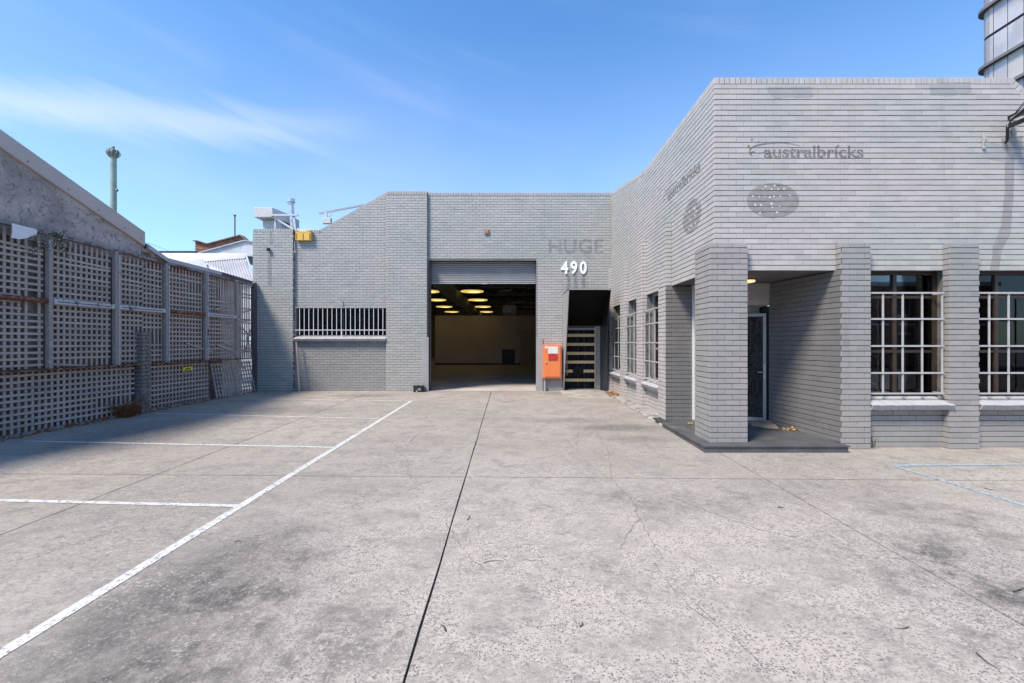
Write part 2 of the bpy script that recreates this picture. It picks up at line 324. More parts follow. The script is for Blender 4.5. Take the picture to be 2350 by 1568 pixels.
# ------------------------------------------------------------------ builders
def M(n): return MATS[n]
def tag(o, label=None, cat=None, group=None, kind=None):
    if label: o['label'] = label
    if cat: o['category'] = cat
    if group: o['group'] = group
    if kind: o['kind'] = kind
    return o
def link(o, parent=None):
    C.objects.link(o)
    if parent is not None:
        o.parent = parent
        if parent.type == 'EMPTY' : o.matrix_parent_inverse = Matrix.Translation(-Vector(parent.location))
    return o
def thing(name, loc, label, cat, group=None):
    o = bpy.data.objects.new(name, None); o.empty_display_size = 0.1; C.objects.link(o); o.location = loc
    return tag(o, label, cat, group)
class MB:
    def __init__(s): s.v = []; s.f = []; s.tint = []
    def quadmesh(s, vs, fs):
        n = len(s.v); s.v += [tuple(q) for q in vs]; s.f += [tuple(i + n for i in f) for f in fs]; return s
    def box(s, x0, x1, y0, y1, z0, z1):
        return s.quadmesh([(x0, y0, z0), (x1, y0, z0), (x1, y1, z0), (x0, y1, z0), (x0, y0, z1), (x1, y0, z1), (x1, y1, z1), (x0, y1, z1)],
                          [(0, 3, 2, 1), (4, 5, 6, 7), (0, 1, 5, 4), (1, 2, 6, 5), (2, 3, 7, 6), (3, 0, 4, 7)])
    def obox(s, c, ax, ay, az):            # centre and three half-axis vectors
        c = Vector(c); p = [c + ax * i + ay * j + az * k for k in (-1, 1) for (i, j) in ((-1, -1), (1, -1), (1, 1), (-1, 1))]
        return s.quadmesh(p, [(0, 3, 2, 1), (4, 5, 6, 7), (0, 1, 5, 4), (1, 2, 6, 5), (2, 3, 7, 6), (3, 0, 4, 7)])
    def bar(s, a, b, w, h, up=(0, 0, 1)):
        a = Vector(a); b = Vector(b); d = (b - a); u = Vector(up); r = d.cross(u)
        if r.length < 1e-6: r = d.cross(Vector((1, 0, 0)))
        r.normalize(); u = r.cross(d).normalized()
        return s.obox((a + b) / 2, d / 2, r * (w / 2), u * (h / 2))
    def prism(s, poly, off):               # polygon of 3d points pushed along off
        n = len(poly); off = Vector(off); a = [Vector(p) for p in poly]; b = [p + off for p in a]
        fs = [tuple(range(n - 1, -1, -1)), tuple(range(n, 2 * n))] + [(i, (i + 1) % n, n + (i + 1) % n, n + i) for i in range(n)]
        return s.quadmesh(a + b, fs)
    def tube(s, pts, r, n=8, cap=True):
        pts = [Vector(p) for p in pts]; rs = r if isinstance(r, (list, tuple)) else [r] * len(pts); rings = []
        ref = Vector((0.31, 0.57, 0.76))
        for i, p in enumerate(pts):
            d = (pts[min(i + 1, len(pts) - 1)] - pts[max(i - 1, 0)]).normalized()
            a = d.cross(ref if abs(d.dot(ref)) < 0.95 else Vector((1, 0, 0))).normalized(); b = d.cross(a)
            rings.append([p + a * (rs[i] * math.cos(2 * math.pi * k / n)) + b * (rs[i] * math.sin(2 * math.pi * k / n)) for k in range(n)])
        vs = [q for ring in rings for q in ring]; fs = []
        for i in range(len(pts) - 1):
            for k in range(n): fs.append((i * n + k, i * n + (k + 1) % n, (i + 1) * n + (k + 1) % n, (i + 1) * n + k))
        if cap: fs += [tuple(range(n - 1, -1, -1)), tuple((len(pts) - 1) * n + k for k in range(n))]
        return s.quadmesh(vs, fs)
    def lathe(s, c, prof, n=20):           # prof: (radius, z)
        c = Vector(c); vs = [c + Vector((r * math.cos(2 * math.pi * k / n), r * math.sin(2 * math.pi * k / n), z)) for (r, z) in prof for k in range(n)]; fs = []
        for i in range(len(prof) - 1):
            for k in range(n): fs.append((i * n + k, i * n + (k + 1) % n, (i + 1) * n + (k + 1) % n, (i + 1) * n + k))
        fs += [tuple(range(n - 1, -1, -1)), tuple((len(prof) - 1) * n + k for k in range(n))]
        return s.quadmesh(vs, fs)
    def build(s, name, mat, parent=None, bevel=0.0, smooth=False):
        me = bpy.data.meshes.new(name); me.from_pydata(s.v, [], s.f); me.materials.append(M(mat)); me.validate()
        bm = bmesh.new(); bm.from_mesh(me); bmesh.ops.recalc_face_normals(bm, faces=bm.faces)
        if bevel: bmesh.ops.bevel(bm, geom=list(bm.edges), offset=bevel, segments=1, affect='EDGES', clamp_overlap=True)
        if smooth:
            for f in bm.faces: f.smooth = True
            for e in bm.edges:
                if e.is_manifold and e.calc_face_angle(0) > R(40): e.smooth = False
        bm.to_mesh(me); bm.free()
        return link(bpy.data.objects.new(name, me), parent)
def B(x0, x1, y0, y1, z0, z1): return MB().box(x0, x1, y0, y1, z0, z1)
UC = {}
def stick(name, a, b, w, h, mat, parent, up=(0, 0, 1)):   # a straight lath, bar or slat; all share one mesh per material
    if mat not in UC:
        me = bpy.data.meshes.new(name); mb = MB().box(-.5, .5, -.5, .5, -.5, .5); me.from_pydata(mb.v, [], mb.f); me.materials.append(M(mat)); UC[mat] = me
    a = Vector(a); b = Vector(b); d = b - a; u = Vector(up); r = d.cross(u)
    if r.length < 1e-6: r = d.cross(Vector((1, 0, 0)))
    r.normalize(); u = r.cross(d).normalized(); dn = d.normalized()
    o = bpy.data.objects.new(name, UC[mat])
    m3 = Matrix((dn, -r if dn.cross(-r).dot(u) > 0 else r, u)).transposed()
    o.matrix_basis = Matrix.Translation((a + b) / 2) @ m3.to_4x4() @ Matrix.Diagonal((d.length, w, h, 1))
    link(o, parent); return o

def clip(poly, a, b, c):                # keep a*x+b*y<=c
    out = []; n = len(poly)
    for i in range(n):
        p, q = poly[i], poly[(i + 1) % n]; dp = a * p[0] + b * p[1] - c; dq = a * q[0] + b * q[1] - c
        if dp <= 0: out.append(p)
        if (dp < 0 < dq) or (dq < 0 < dp):
            t = dp / (dp - dq); out.append((p[0] + (q[0] - p[0]) * t, p[1] + (q[1] - p[1]) * t))
    return out
def px(p):                               # picture position of a point
    return (AX + p.x * F / p.y, AY - (p.z - HC) * F / p.y)

CO, BL, BH, BM = 0.086, 0.2365, 0.0745, 0.24     # course, brick length, brick height, module
FACE_IN = 0.0026; DEPTH = 0.012
class Plane:
    def __init__(s, o, u, n): s.o = Vector((o[0], o[1], 0)); s.u = Vector((u[0], u[1], 0)).normalized(); s.n = Vector((n[0], n[1], 0)).normalized()
    def at(s, u, z, d=0.0): return s.o + s.u * u + s.n * d + Vector((0, 0, z))
BRICKS = {}                              # building root -> list of brick records
brick_mesh = {}
def brick_geo(L, H):
    x, z, i, d = L / 2, H / 2, FACE_IN, DEPTH
    v = [(-x, d, -z), (x, d, -z), (x, d, z), (-x, d, z), (-x, i, -z), (x, i, -z), (x, i, z), (-x, i, z),
         (-x + i, 0, -z + i), (x - i, 0, -z + i), (x - i, 0, z - i), (-x + i, 0, z - i)]
    f = [(8, 9, 10, 11)] + [(4 + k, 4 + (k + 1) % 4, 8 + (k + 1) % 4, 8 + k) for k in range(4)] + [(k, (k + 1) % 4, 4 + (k + 1) % 4, 4 + k) for k in range(4)]
    return v, f
PAINT = ['grey painted brick', 'darker grey painted brick', 'darker porch brick', 'cool grey painted brick', 'darker lower brick']; paint_now = [0]
def add_brick(root, wall, pl, u0, u1, z0, z1, rot=0.0, poly=None):
    jz = random.uniform(-.0011, .0011); z0 += jz; z1 += jz + random.uniform(-.0012, .0008); rot += random.uniform(-.0035, .0035) if poly is None else 0; u1 -= random.uniform(0, .0022)
    BRICKS.setdefault(root, []).append((wall, pl, u0, u1, z0, z1, rot, poly, random.gauss(1.0, 0.038), random.uniform(-0.0012, 0.0012), paint_now[0]))
def brick_wall(root, pl, L, z0, top, holes=(), name='wall', u_start=0.0, bond=0.0, thick=0.23, core=True, zref=0.0, mat='painted mortar', coping=True, core_u0=0.0):
    """top: list of (u, z) from left to right; z is the top of the coping"""
    CH = 0.105 if coping else 0.0
    def topz(u):
        for (a, b) in zip(top[:-1], top[1:]):
            if a[0] - 1e-6 <= u <= b[0] + 1e-6: return a[1] + (b[1] - a[1]) * (u - a[0]) / max(1e-9, b[0] - a[0])
        return top[-1][1]
    mb = MB()
    us = sorted({max(u_start, core_u0), L} | {h[0] for h in holes} | {h[1] for h in holes} | {t[0] for t in top}); us = [u for u in us if max(u_start, core_u0) - 1e-6 <= u <= L + 1e-6]
    for a, b in zip(us[:-1], us[1:]):
        if b - a < 1e-4: continue
        m = (a + b) / 2; segs = [(z0, None)]
        for h in sorted(holes, key=lambda h: h[2]):
            if h[0] - 1e-6 <= m <= h[1] + 1e-6:
                s0 = segs.pop()
                if h[2] > s0[0] + 1e-6: segs.append((s0[0], h[2]))
                segs.append((h[3], None))
        for (q0, q1) in segs:
            za, zb = (topz(a + 1e-5) - 0.012, topz(b - 1e-5) - 0.012) if q1 is None else (q1, q1)
            mb.prism([pl.at(a, q0, -0.009), pl.at(b, q0, -0.009), pl.at(b, zb, -0.009), pl.at(a, za, -0.009)], pl.n * (-thick))
    wall = mb.build(name, mat, root) if core else None
    par = wall if wall else root
    k0 = int(math.floor((z0 - zref) / CO)); zmax = max(t[1] for t in top)
    for k in range(k0, int((zmax - zref) / CO) + 1):
        a0 = zref + k * CO + (CO - BH) / 2; a1 = a0 + BH
        if a1 <= z0 + 0.02: continue
        a0c = max(a0, z0)
        iv = [(u_start, L)]
        for h in holes:
            if h[2] < a1 - 0.012 and h[3] > a0 + 0.012:
                niv = []
                for (p, q) in iv:
                    if h[1] <= p or h[0] >= q: niv.append((p, q)); continue
                    if h[0] > p: niv.append((p, h[0]))
                    if h[1] < q: niv.append((h[1], q))
                iv = niv
        ph = (bond + (BM / 2 if k % 2 else 0)) % BM
        for (p, q) in iv:
            u = math.floor((p - ph) / BM) * BM + ph
            while u < q:
                b0, b1 = max(u + (BM - BL) / 2, p), min(u + BM - (BM - BL) / 2, q); u += BM
                if b1 - b0 < 0.022: continue
                tz = min(topz(b0), topz(b1)) - CH - 0.006
                if tz >= a1: add_brick(root, par, pl, b0, b1, a0c, a1)
                else:
                    poly = [(b0, a0c), (b1, a0c), (b1, a1), (b0, a1)]
                    for (s, e) in zip(top[:-1], top[1:]):
                        if e[0] > b0 and s[0] < b1 and e[0] - s[0] > 1e-6:
                            m = (e[1] - s[1]) / (e[0] - s[0]); cc = s[1] - m * s[0] - CH - 0.006
                            pp = [x for x in poly]
                            pp = clip(pp, -m, 1, cc)
                            if s[0] > b0: pp = clip(pp, -1, 0, -s[0])
                            if e[0] < b1: pp = clip(pp, 1, 0, e[0])
                            if len(pp) >= 3 and max(z for _, z in pp) - min(z for _, z in pp) > 0.012: add_brick(root, par, pl, b0, b1, a0c, a1, 0, pp)
    if coping:
        for (s, e) in zip(top[:-1], top[1:]):
            d = math.hypot(e[0] - s[0], e[1] - s[1]); n = max(1, int(round(d / 0.086)))
            if d < 0.03: continue
            ang = math.atan2(e[1] - s[1], e[0] - s[0])
            for i in range(n):
                t = (i + .5) / n; cu = s[0] + (e[0] - s[0]) * t + math.sin(ang) * CH / 2; cz = s[1] + (e[1] - s[1]) * t - math.cos(ang) * CH / 2
                w = d / n - 0.010
                if s[0] + (e[0] - s[0]) * t < u_start or cu > L: continue
                add_brick(root, par, pl, cu - w / 2, cu + w / 2, cz - CH / 2 + .004, cz + CH / 2, ang)
    return wall
def pier(root, x0, x1, y0, y1, z0, z1, faces='flr', bond=0.0, name='pier'):
    """free or engaged pier; faces f(ront) l(eft) r(ight) b(ack) carry bricks"""
    e = 0.009
    core = MB().box(x0 + e, x1 - (e if 'r' in faces else 0), y0 + e, y1 - (e if 'b' in faces else 0), z0, z1 - 0.004).build(name, 'painted mortar', root)
    def face(pl, L, us=0.0, bo=0.0):
        k0 = int(math.floor(z0 / CO))
        for k in range(k0, int(z1 / CO) + 1):
            a0 = k * CO + (CO - BH) / 2; a1 = min(a0 + BH, z1)
            if a1 - max(a0, z0) < 0.015 : continue
            ph = (bo + (BM / 2 if k % 2 else 0)) % BM; u = math.floor((us - ph) / BM) * BM + ph
            while u < L:
                b0, b1 = max(u + .0028, us), min(u + BM - .0028, L); u += BM
                if b1 - b0 > 0.02: add_brick(root, core, pl, b0, b1, max(a0, z0), a1)
    if 'f' in faces: face(Plane((x0, y0), (1, 0), (0, -1)), x1 - x0, 0, bond)
    if 'l' in faces: face(Plane((x0, y1), (0, -1), (-1, 0)), y1 - y0 - DEPTH - .0005, 0, bond + .12)
    if 'r' in faces: face(Plane((x1, y0), (0, 1), (1, 0)), y1 - y0, DEPTH + .0005, bond + .12)
    if 'b' in faces: face(Plane((x1, y1), (-1, 0), (0, 1)), x1 - x0 - DEPTH, DEPTH, bond)
    return core
def rot_of(pl): return math.atan2(pl.u.y, pl.u.x)
def finish_bricks(root, mat, keep=300, stuff_label=None):
    recs = BRICKS.get(root, []); scored = []
    for i, r in enumerate(recs):
        wall, pl, u0, u1, z0, z1, rot, poly, tint, dep, pi = r
        c = pl.at((u0 + u1) / 2, (z0 + z1) / 2)
        vis = 0
        if poly is None and c.y > 0.5:
            X, Y = px(c); view = (c - Vector((0, 0, HC))); cosv = -view.normalized().dot(pl.n)
            if 0 <= X <= 2350 and 0 <= Y <= 1568 and cosv > 0.02: vis = (u1 - u0) * (z1 - z0) * cosv / view.length ** 2
        scored.append((vis, i))
    scored.sort(reverse=True); single = {i for (v, i) in scored[:keep] if v > 0}
    V = []; FA = []; T = []; MI = []
    for i, r in enumerate(recs):
        wall, pl, u0, u1, z0, z1, rot, poly, tint, dep, pi = r
        L, H = u1 - u0, z1 - z0; c = pl.at((u0 + u1) / 2, (z0 + z1) / 2, dep)
        if i in single:
            key = (round(L / .0015), round(H, 3), pi)
            if key not in brick_mesh:
                v, f = brick_geo(L, H); me = bpy.data.meshes.new('brick'); me.from_pydata(v, [], f); me.materials.append(M(PAINT[pi])); brick_mesh[key] = me
            o = bpy.data.objects.new('brick', brick_mesh[key]); o['tint'] = tint
            o.matrix_basis = Matrix.Translation(c) @ Matrix.Rotation(rot_of(pl), 4, 'Z') @ Matrix.Rotation(-rot, 4, 'Y')
            link(o, wall); continue
        n = len(V)
        if poly is None:
            v, f = brick_geo(L, H); mt = Matrix.Rotation(rot_of(pl), 3, 'Z') @ Matrix.Rotation(-rot, 3, 'Y')
            V += [tuple(c + mt @ Vector(q)) for q in v]
        else:
            m = len(poly); v = [pl.at(a, b, 0) for a, b in poly] + [pl.at(a, b, -DEPTH) for a, b in poly]; V += [tuple(q) for q in v]
            f = [tuple(range(m))] + [(k + m, (k + 1) % m + m, (k + 1) % m, k) for k in range(m)]
        FA += [tuple(q + n for q in g) for g in f]; T += [tint] * len(f); MI += [pi] * len(f)
    if FA:
        me = bpy.data.meshes.new('bricks'); me.from_pydata(V, [], FA)
        for q in PAINT: me.materials.append(M(q))
        me.polygons.foreach_set('material_index', MI)
        at = me.attributes.new('tint', 'FLOAT', 'FACE'); at.data.foreach_set('value', T)
        o = link(bpy.data.objects.new('bricks', me), root); o['kind'] = 'stuff'; o['tint'] = 0.0
    print('bricks', root.name, len(recs))

def decal(pl, polys, mat, name, parent, proud=0.0016, zref=0.0, courses=True):
    """flat marks on a brick wall, broken at every bed joint as paint is"""
    mb = MB()
    for poly in polys:
        zs = [p[1] for p in poly]; bands = [(min(zs) - 1, max(zs) + 1)]
        if courses:
            bands = [(zref + k * CO + (CO - BH) / 2 + .003, zref + k * CO + (CO + BH) / 2 - .003) for k in range(int((min(zs) - zref) // CO), int((max(zs) - zref) // CO) + 1)]
        for (a, b) in bands:
            q = clip(clip(poly, 0, 1, b), 0, -1, -a)
            if len(q) >= 3: mb.quadmesh([pl.at(u, z, proud) for u, z in q], [tuple(range(len(q)))])
    if not mb.f: return None
    return mb.build(name, mat, parent)
def text_polys(body, size, x, z, bold=0.0, width=1.0, spacing=1.0, shear=0.0, align='LEFT'):
    cu = bpy.data.curves.new('lettering', 'FONT'); cu.body = body; cu.size = size; cu.offset = bold; cu.space_character = spacing; cu.align_x = align; cu.shear = shear
    cu.resolution_u = 3
    ob = bpy.data.objects.new('lettering', cu); C.objects.link(ob); dg = bpy.context.evaluated_depsgraph_get(); dg.update()
    me = ob.evaluated_get(dg).to_mesh(); out = [[(x + me.vertices[i].co.x * width, z + me.vertices[i].co.y) for i in p.vertices] for p in me.polygons]
    ob.evaluated_get(dg).to_mesh_clear(); bpy.data.objects.remove(ob); bpy.data.curves.remove(cu); return out
def ellipse(cx, cz, rx, rz, n=28): return [(cx + rx * math.cos(2 * math.pi * k / n), cz + rz * math.sin(2 * math.pi * k / n)) for k in range(n)]
def blob(cx, cz, r): return [(cx + r * random.uniform(.7, 1.2) * math.cos(a), cz + r * random.uniform(.7, 1.2) * math.sin(a)) for a in [2 * math.pi * k / 8 for k in range(8)]]

# ================================================================== the yard
def slab_poly(pts, top=0.0, th=0.10):     # a concrete slab lying on the slope
    mb = MB(); mb.prism([Vector((x, y, zg(y) + top)) for x, y in pts], (0, 0, -th)); return mb
ground = MB().quadmesh([(-900, -300, zg(-20) - .35), (900, -300, zg(-20) - .35), (900, 900, -.32), (-900, 900, -.32)], [(0, 1, 2, 3)]).build('ground', 'distant ground'); tag(ground, kind='structure')
bed = MB().quadmesh([(-12, -14, zg(-14) - .016), (14, -14, zg(-14) - .016), (14, 15.2, zg(15.2) - .016), (-12, 15.2, zg(15.2) - .016)], [(0, 1, 2, 3)]).build('concrete_yard', 'joint dirt'); tag(bed, kind='structure')
JX = [(-9.6, -9.6), (-4.57, -4.72), (-0.565, -0.785), (3.10, 3.16), (7.12, 7.0), (13.5, 13.5)]         # long joints: x near, x far
JY = [-13.5, -3.0, 1.2, 5.53, 9.62, 14.62]
g = 0.008
def jx(i, y): a, b = JX[i]; return a + (b - a) * (y - 2.2) / 12.3
def jy(k, x): return JY[k] + (-0.0215 * x if k in (2, 3) else 0)
for i in range(5):
    for k in range(5):
        y0, y1 = JY[k], JY[k + 1]
        n = 6; L_, R_ = [], []
        for q in range(n + 1):
            t = q / n
            wob = 0.004 * math.sin(q * 2.1 + i) if 0 < q < n else 0
            yl = jy(k, jx(i, y0)) * (1 - t) + jy(k + 1, jx(i, y1)) * t; yr = jy(k, jx(i + 1, y0)) * (1 - t) + jy(k + 1, jx(i + 1, y1)) * t
            gl = g if q == 0 else (-g if q == n else 0)
            L_.append((jx(i, yl) + g + wob, yl + (g * 1.4 if q == 0 else (-g * 1.4 if q == n else 0)))); R_.append((jx(i + 1, yr) - g + wob, yr + (g * 1.4 if q == 0 else (-g * 1.4 if q == n else 0))))
        mb = MB()
        for q in range(n):
            mb.prism([(x, y, zg(y)) for x, y in (L_[q], R_[q], R_[q + 1], L_[q + 1])], (0, 0, -.06))
        o = mb.build('slab', 'yard concrete', bed)
def ground_strip(name, a, b, w, mat, z=0.004, parent=None, n=1):
    a = Vector(a); b = Vector(b); a.z = b.z = 0; d = (b - a).normalized(); r = Vector((-d.y, d.x, 0)) * (w / 2); mb = MB()
    for i in range(n):
        p = a + (b - a) * (i / n); q = a + (b - a) * ((i + 1) / n)
        c = [p - r, q - r, q + r, p + r]; mb.quadmesh([(v.x, v.y, zg(v.y) + z) for v in c], [(0, 1, 2, 3)])
    o = mb.build(name, mat, parent); return o
# parking lines
tag(ground_strip('parking_line', (-2.855, 1.2, 0), G(945, 920), 0.092, 'white line paint', n=8), kind='structure')
for (a, b) in (((548, 1162), (0, 1149)), ((766, 1027.5), (55, 1013)), ((878, 962), (345, 949)), ((945, 921), (505, 914.5))):
    p = G(*a); q = G(*b)
    if a[0] == 548: q = p + (q - p) * 1.9
    tag(ground_strip('parking_line', p, q, 0.072, 'white line paint', 0.0052, n=4), kind='structure')
A = G(2050, 1069); tag(ground_strip('parking_line', A, A + (G(2350, 1066) - A) * 1.5, 0.07, 'pale blue line paint', 0.0052), kind='structure')
tag(ground_strip('parking_line', A, A + (G(2350, 1160) - A) * 1.4, 0.07, 'pale blue line paint', 0.004), kind='structure')
# cracks
def crack(pts, w=0.004, sub=7, jit=0.03):
    P3 = [G(*p) for p in pts]; path = []
    for a, b in zip(P3[:-1], P3[1:]):
        for i in range(sub):
            t = i / sub; q = a.lerp(b, t); l = (b - a).length * jit; path.append(Vector((q.x + random.uniform(-l, l), q.y + random.uniform(-l, l), 0)))
    path.append(P3[-1]); mb = MB()
    for a, b in zip(path[:-1], path[1:]):
        d = Vector((b.x - a.x, b.y - a.y, 0)); r = Vector((-d.y, d.x, 0)).normalized() * (w * random.uniform(.3, .8))
        mb.quadmesh([(v.x, v.y, zg(v.y) + .0026) for v in (a - r, b - r, b + r, a + r)], [(0, 1, 2, 3)])
    mb.build('crack', 'crack dirt', bed)
for pts, w in (([(1405, 1100), (1445, 1140), (1468, 1190), (1500, 1250), (1525, 1285)], .006), ([(1345, 1060), (1400, 1100)], .006), ([(1330, 960), (1325, 1000), (1330, 1040)], .004),
               ([(985, 955), (955, 1000), (940, 1015)], .007), ([(1440, 1060), (1460, 1075)], .006), ([(870, 1105), (905, 1040)], .003), ([(940, 1100), (935, 1060), (905, 1020), (870, 1005)], .005),
               ([(1540, 1140), (1640, 1180), (1740, 1215), (1830, 1235)], .006), ([(1500, 1290), (1540, 1345), (1590, 1400), (1650, 1440)], .005), ([(1560, 1350), (1660, 1440), (1750, 1530)], .004),
               ([(1640, 1120), (1720, 1140)], .004), ([(1445, 1140), (1490, 1165), (1540, 1170)], .005), ([(1468, 1190), (1440, 1225), (1425, 1260)], .005), ([(1500, 1250), (1560, 1262), (1600, 1290)], .004), ([(1380, 1000), (1400, 1045), (1405, 1100)], .005), ([(1330, 1040), (1345, 1060)], .004), ([(1250, 1000), (1255, 1020)], .004), ([(1022, 1200), (1080, 1285), (1108, 1300)], .006), ([(1108, 1285), (1160, 1275)], .004)):
    crack(pts, w * .55)
# kerb along the side wall, mortar ramp at the hooded door
kb = MB(); n = 22
for i in range(n):
    ya = 8.62 + (14.1 - 8.62) * i / n; yb = 8.62 + (14.1 - 8.62) * (i + 1) / n
    xa, xb = 2.90 + .03 * math.sin(i * 1.3) + random.uniform(-.012, .012), 2.90 + .03 * math.sin((i + 1) * 1.3)
    h = 0.055 + random.uniform(-.008, .008)
    kb.prism([(xa, ya, zg(ya) - .05), (3.3, ya, zg(ya) - .05), (3.3, ya, zg(ya) + h + .02), (xa + .04, ya, zg(ya) + h), (xa, ya, zg(ya) + h - .03)], (0, yb - ya - .002, 0))
kerb = kb.build('kerb', 'kerb concrete'); tag(kerb, kind='structure')
rp = MB(); NX, NY = 14, 12; vs = []
for j in range(NY + 1):
    for i in range(NX + 1):
        x = 1.45 + 1.6 * i / NX; y = 12.5 + 2.25 * j / NY
        u = (i / NX - .5) * 2; t = j / NY; h = 0.085 * max(0, 1 - u * u) ** .6 * (t ** 1.2) - 0.006
        vs.append((x, y, zg(y) + h))
rp.quadmesh(vs, [(j * (NX + 1) + i, j * (NX + 1) + i + 1, (j + 1) * (NX + 1) + i + 1, (j + 1) * (NX + 1) + i) for j in range(NY) for i in range(NX)])
tag(rp.build('door_ramp', 'ramp concrete', smooth=True), kind='structure')

# ================================================================== warehouse at the back
WH = thing('brick_warehouse', (-2.7, 14.6, 0), 'grey painted brick warehouse with open roller door, closing the back of the yard', 'building')
Z0 = 0.03; paint_now[0] = 3
pl_lp = Plane((-8.67, YRP), (1, 0), (0, -1)); brick_wall(WH, pl_lp, 1.333, Z0, [(0, 5.438), (1.333, 5.438)], name='pier', thick=.30)
brick_wall(WH, Plane((-7.337, YRP), (0, 1), (1, 0)), .10, Z0, [(0, 5.33), (.10, 5.33)], u_start=DEPTH, core=False, coping=False)
pl_lb = Plane((-7.337, YR), (1, 0), (0, -1))
wall_lb = brick_wall(WH, pl_lb, 3.073, Z0, [(0, 5.43), (.83, 5.43), (3.073, 6.70)], [(0.05, 3.073, 1.80, 2.84)])
pl_mp = Plane((-4.264, YRP), (1, 0), (0, -1)); brick_wall(WH, pl_mp, 1.354, Z0, [(0, 6.685), (1.354, 6.685)], name='pier', thick=.30)
brick_wall(WH, Plane((-2.91, YRP), (0, 1), (1, 0)), .10, Z0, [(0, 6.58), (.10, 6.58)], u_start=DEPTH, core=False, coping=False)
pl_ds = Plane((-2.91, YR), (1, 0), (0, -1))
wall_ds = brick_wall(WH, pl_ds, 6.11, Z0, [(0, 6.675), (6.11, 6.675)], [(0.07, 3.618, -1, 4.406), (4.57, 5.62, -1, 2.21)], bond=.05)
# sloping brick sills
def sill(root, pl, u0, u1, zt, out=0.17, n=None):
    n = n or max(3, int((u1 - u0) / .105)); s = MB(); w = (u1 - u0) / n
    par = s.prism([pl.at(u0, zt - .012, -.10), pl.at(u0, zt - .115, out - .02), pl.at(u0, zt - .185, out - .06), pl.at(u0, zt - .16, -.10)], pl.u * (u1 - u0)).build('sill', 'painted mortar', root)
    for i in range(n):
        a = u0 + i * w + .0025; j = random.uniform(-.004, .004)
        MB().prism([pl.at(a, zt, -.10), pl.at(a, zt - .11 + j, out + j), pl.at(a, zt - .195 + j, out - .045 + j), pl.at(a, zt - .185, -.05)], pl.u * (w - .005)).build('sill_brick', 'light grey sill paint', par, bevel=.003)
    return par
sill(WH, pl_lb, .03, 3.07, 1.915, .17)
stick('sill_lintel', pl_lb.at(0.02, 1.70, .02), pl_lb.at(3.07, 1.70, .02), .10, .012, 'grey guard steel', WH)
# barred window
win = MB()
for (a, b, c, d) in ((.05, 3.07, 2.79, 2.84), (.05, 3.07, 1.90, 1.94), (.05, .11, 1.94, 2.79), (.86, .91, 1.94, 2.79), (1.55, 1.60, 1.94, 2.79), (2.26, 2.31, 1.94, 2.79)): win.prism([pl_lb.at(a, c, -.10), pl_lb.at(b, c, -.10), pl_lb.at(b, d, -.10), pl_lb.at(a, d, -.10)], (0, .05, 0))
wn = win.build('window', 'black steel', WH)
for (a, b) in ((.11, .86), (.91, 1.55), (1.60, 2.26), (2.31, 3.07)):
    MB().prism([pl_lb.at(a, 1.94, -.12), pl_lb.at(b, 1.94, -.12), pl_lb.at(b, 2.79, -.12), pl_lb.at(a, 2.79, -.12)], (0, .006, 0)).build('pane', 'window glass', wn)
def sheet(name, p00, u, v, nu, nv, amp, mat, parent, seed=1):
    rnd = random.Random(seed); p00 = Vector(p00); u = Vector(u); v = Vector(v); nrm = u.cross(v).normalized(); mb = MB(); vs = []
    ph = [(rnd.uniform(2, 9), rnd.uniform(-7, 7), rnd.uniform(0, 6.3), rnd.uniform(.3, 1)) for _ in range(6)]
    for j in range(nv + 1):
        for i in range(nu + 1):
            a, b = i / nu, j / nv; h = sum(k * math.sin(fx * a * 2 + fy * b * 2 + p) for fx, fy, p, k in ph) * amp / 3
            vs.append(p00 + u * a + v * b + nrm * h)
    mb.quadmesh(vs, [(j * (nu + 1) + i, j * (nu + 1) + i + 1, (j + 1) * (nu + 1) + i + 1, (j + 1) * (nu + 1) + i) for j in range(nv) for i in range(nu)])
    return mb.build(name, mat, parent, smooth=True)
tag(sheet('plastic_sheet', pl_lb.at(.03, 1.85, -.19), (3.1, 0, 0), (0, 0, 1.05), 60, 22, .022, 'black plastic sheet', None, 3), 'crumpled black plastic sheet taped inside the long barred window', 'plastic sheet')
gr = thing('window_bars', pl_lb.at(1.55, 1.93, .05), 'row of thin white steel security bars over the long low window', 'window bars')
for i in range(19): stick('bar', (-7.14 + 2.76 * i / 18, 14.54, 1.93), (-7.14 + 2.76 * i / 18, 14.54, 2.825), .016, .016, 'white bar paint', gr)
stick('rail', (-7.29, 14.527, 2.095), (-4.28, 14.527, 2.095), .010, .022, 'white bar paint', gr); stick('rail', (-7.29, 14.527, 2.835), (-4.28, 14.527, 2.835), .010, .022, 'grey guard steel', gr)
stick('stay', (-5.74, 14.55, 2.82), (-5.74, 14.58, 3.08), .03, .012, 'grey guard steel', gr); stick('stay', (-5.74, 14.52, 1.83), (-5.74, 14.525, 2.1), .02, .012, 'white bar paint', gr)
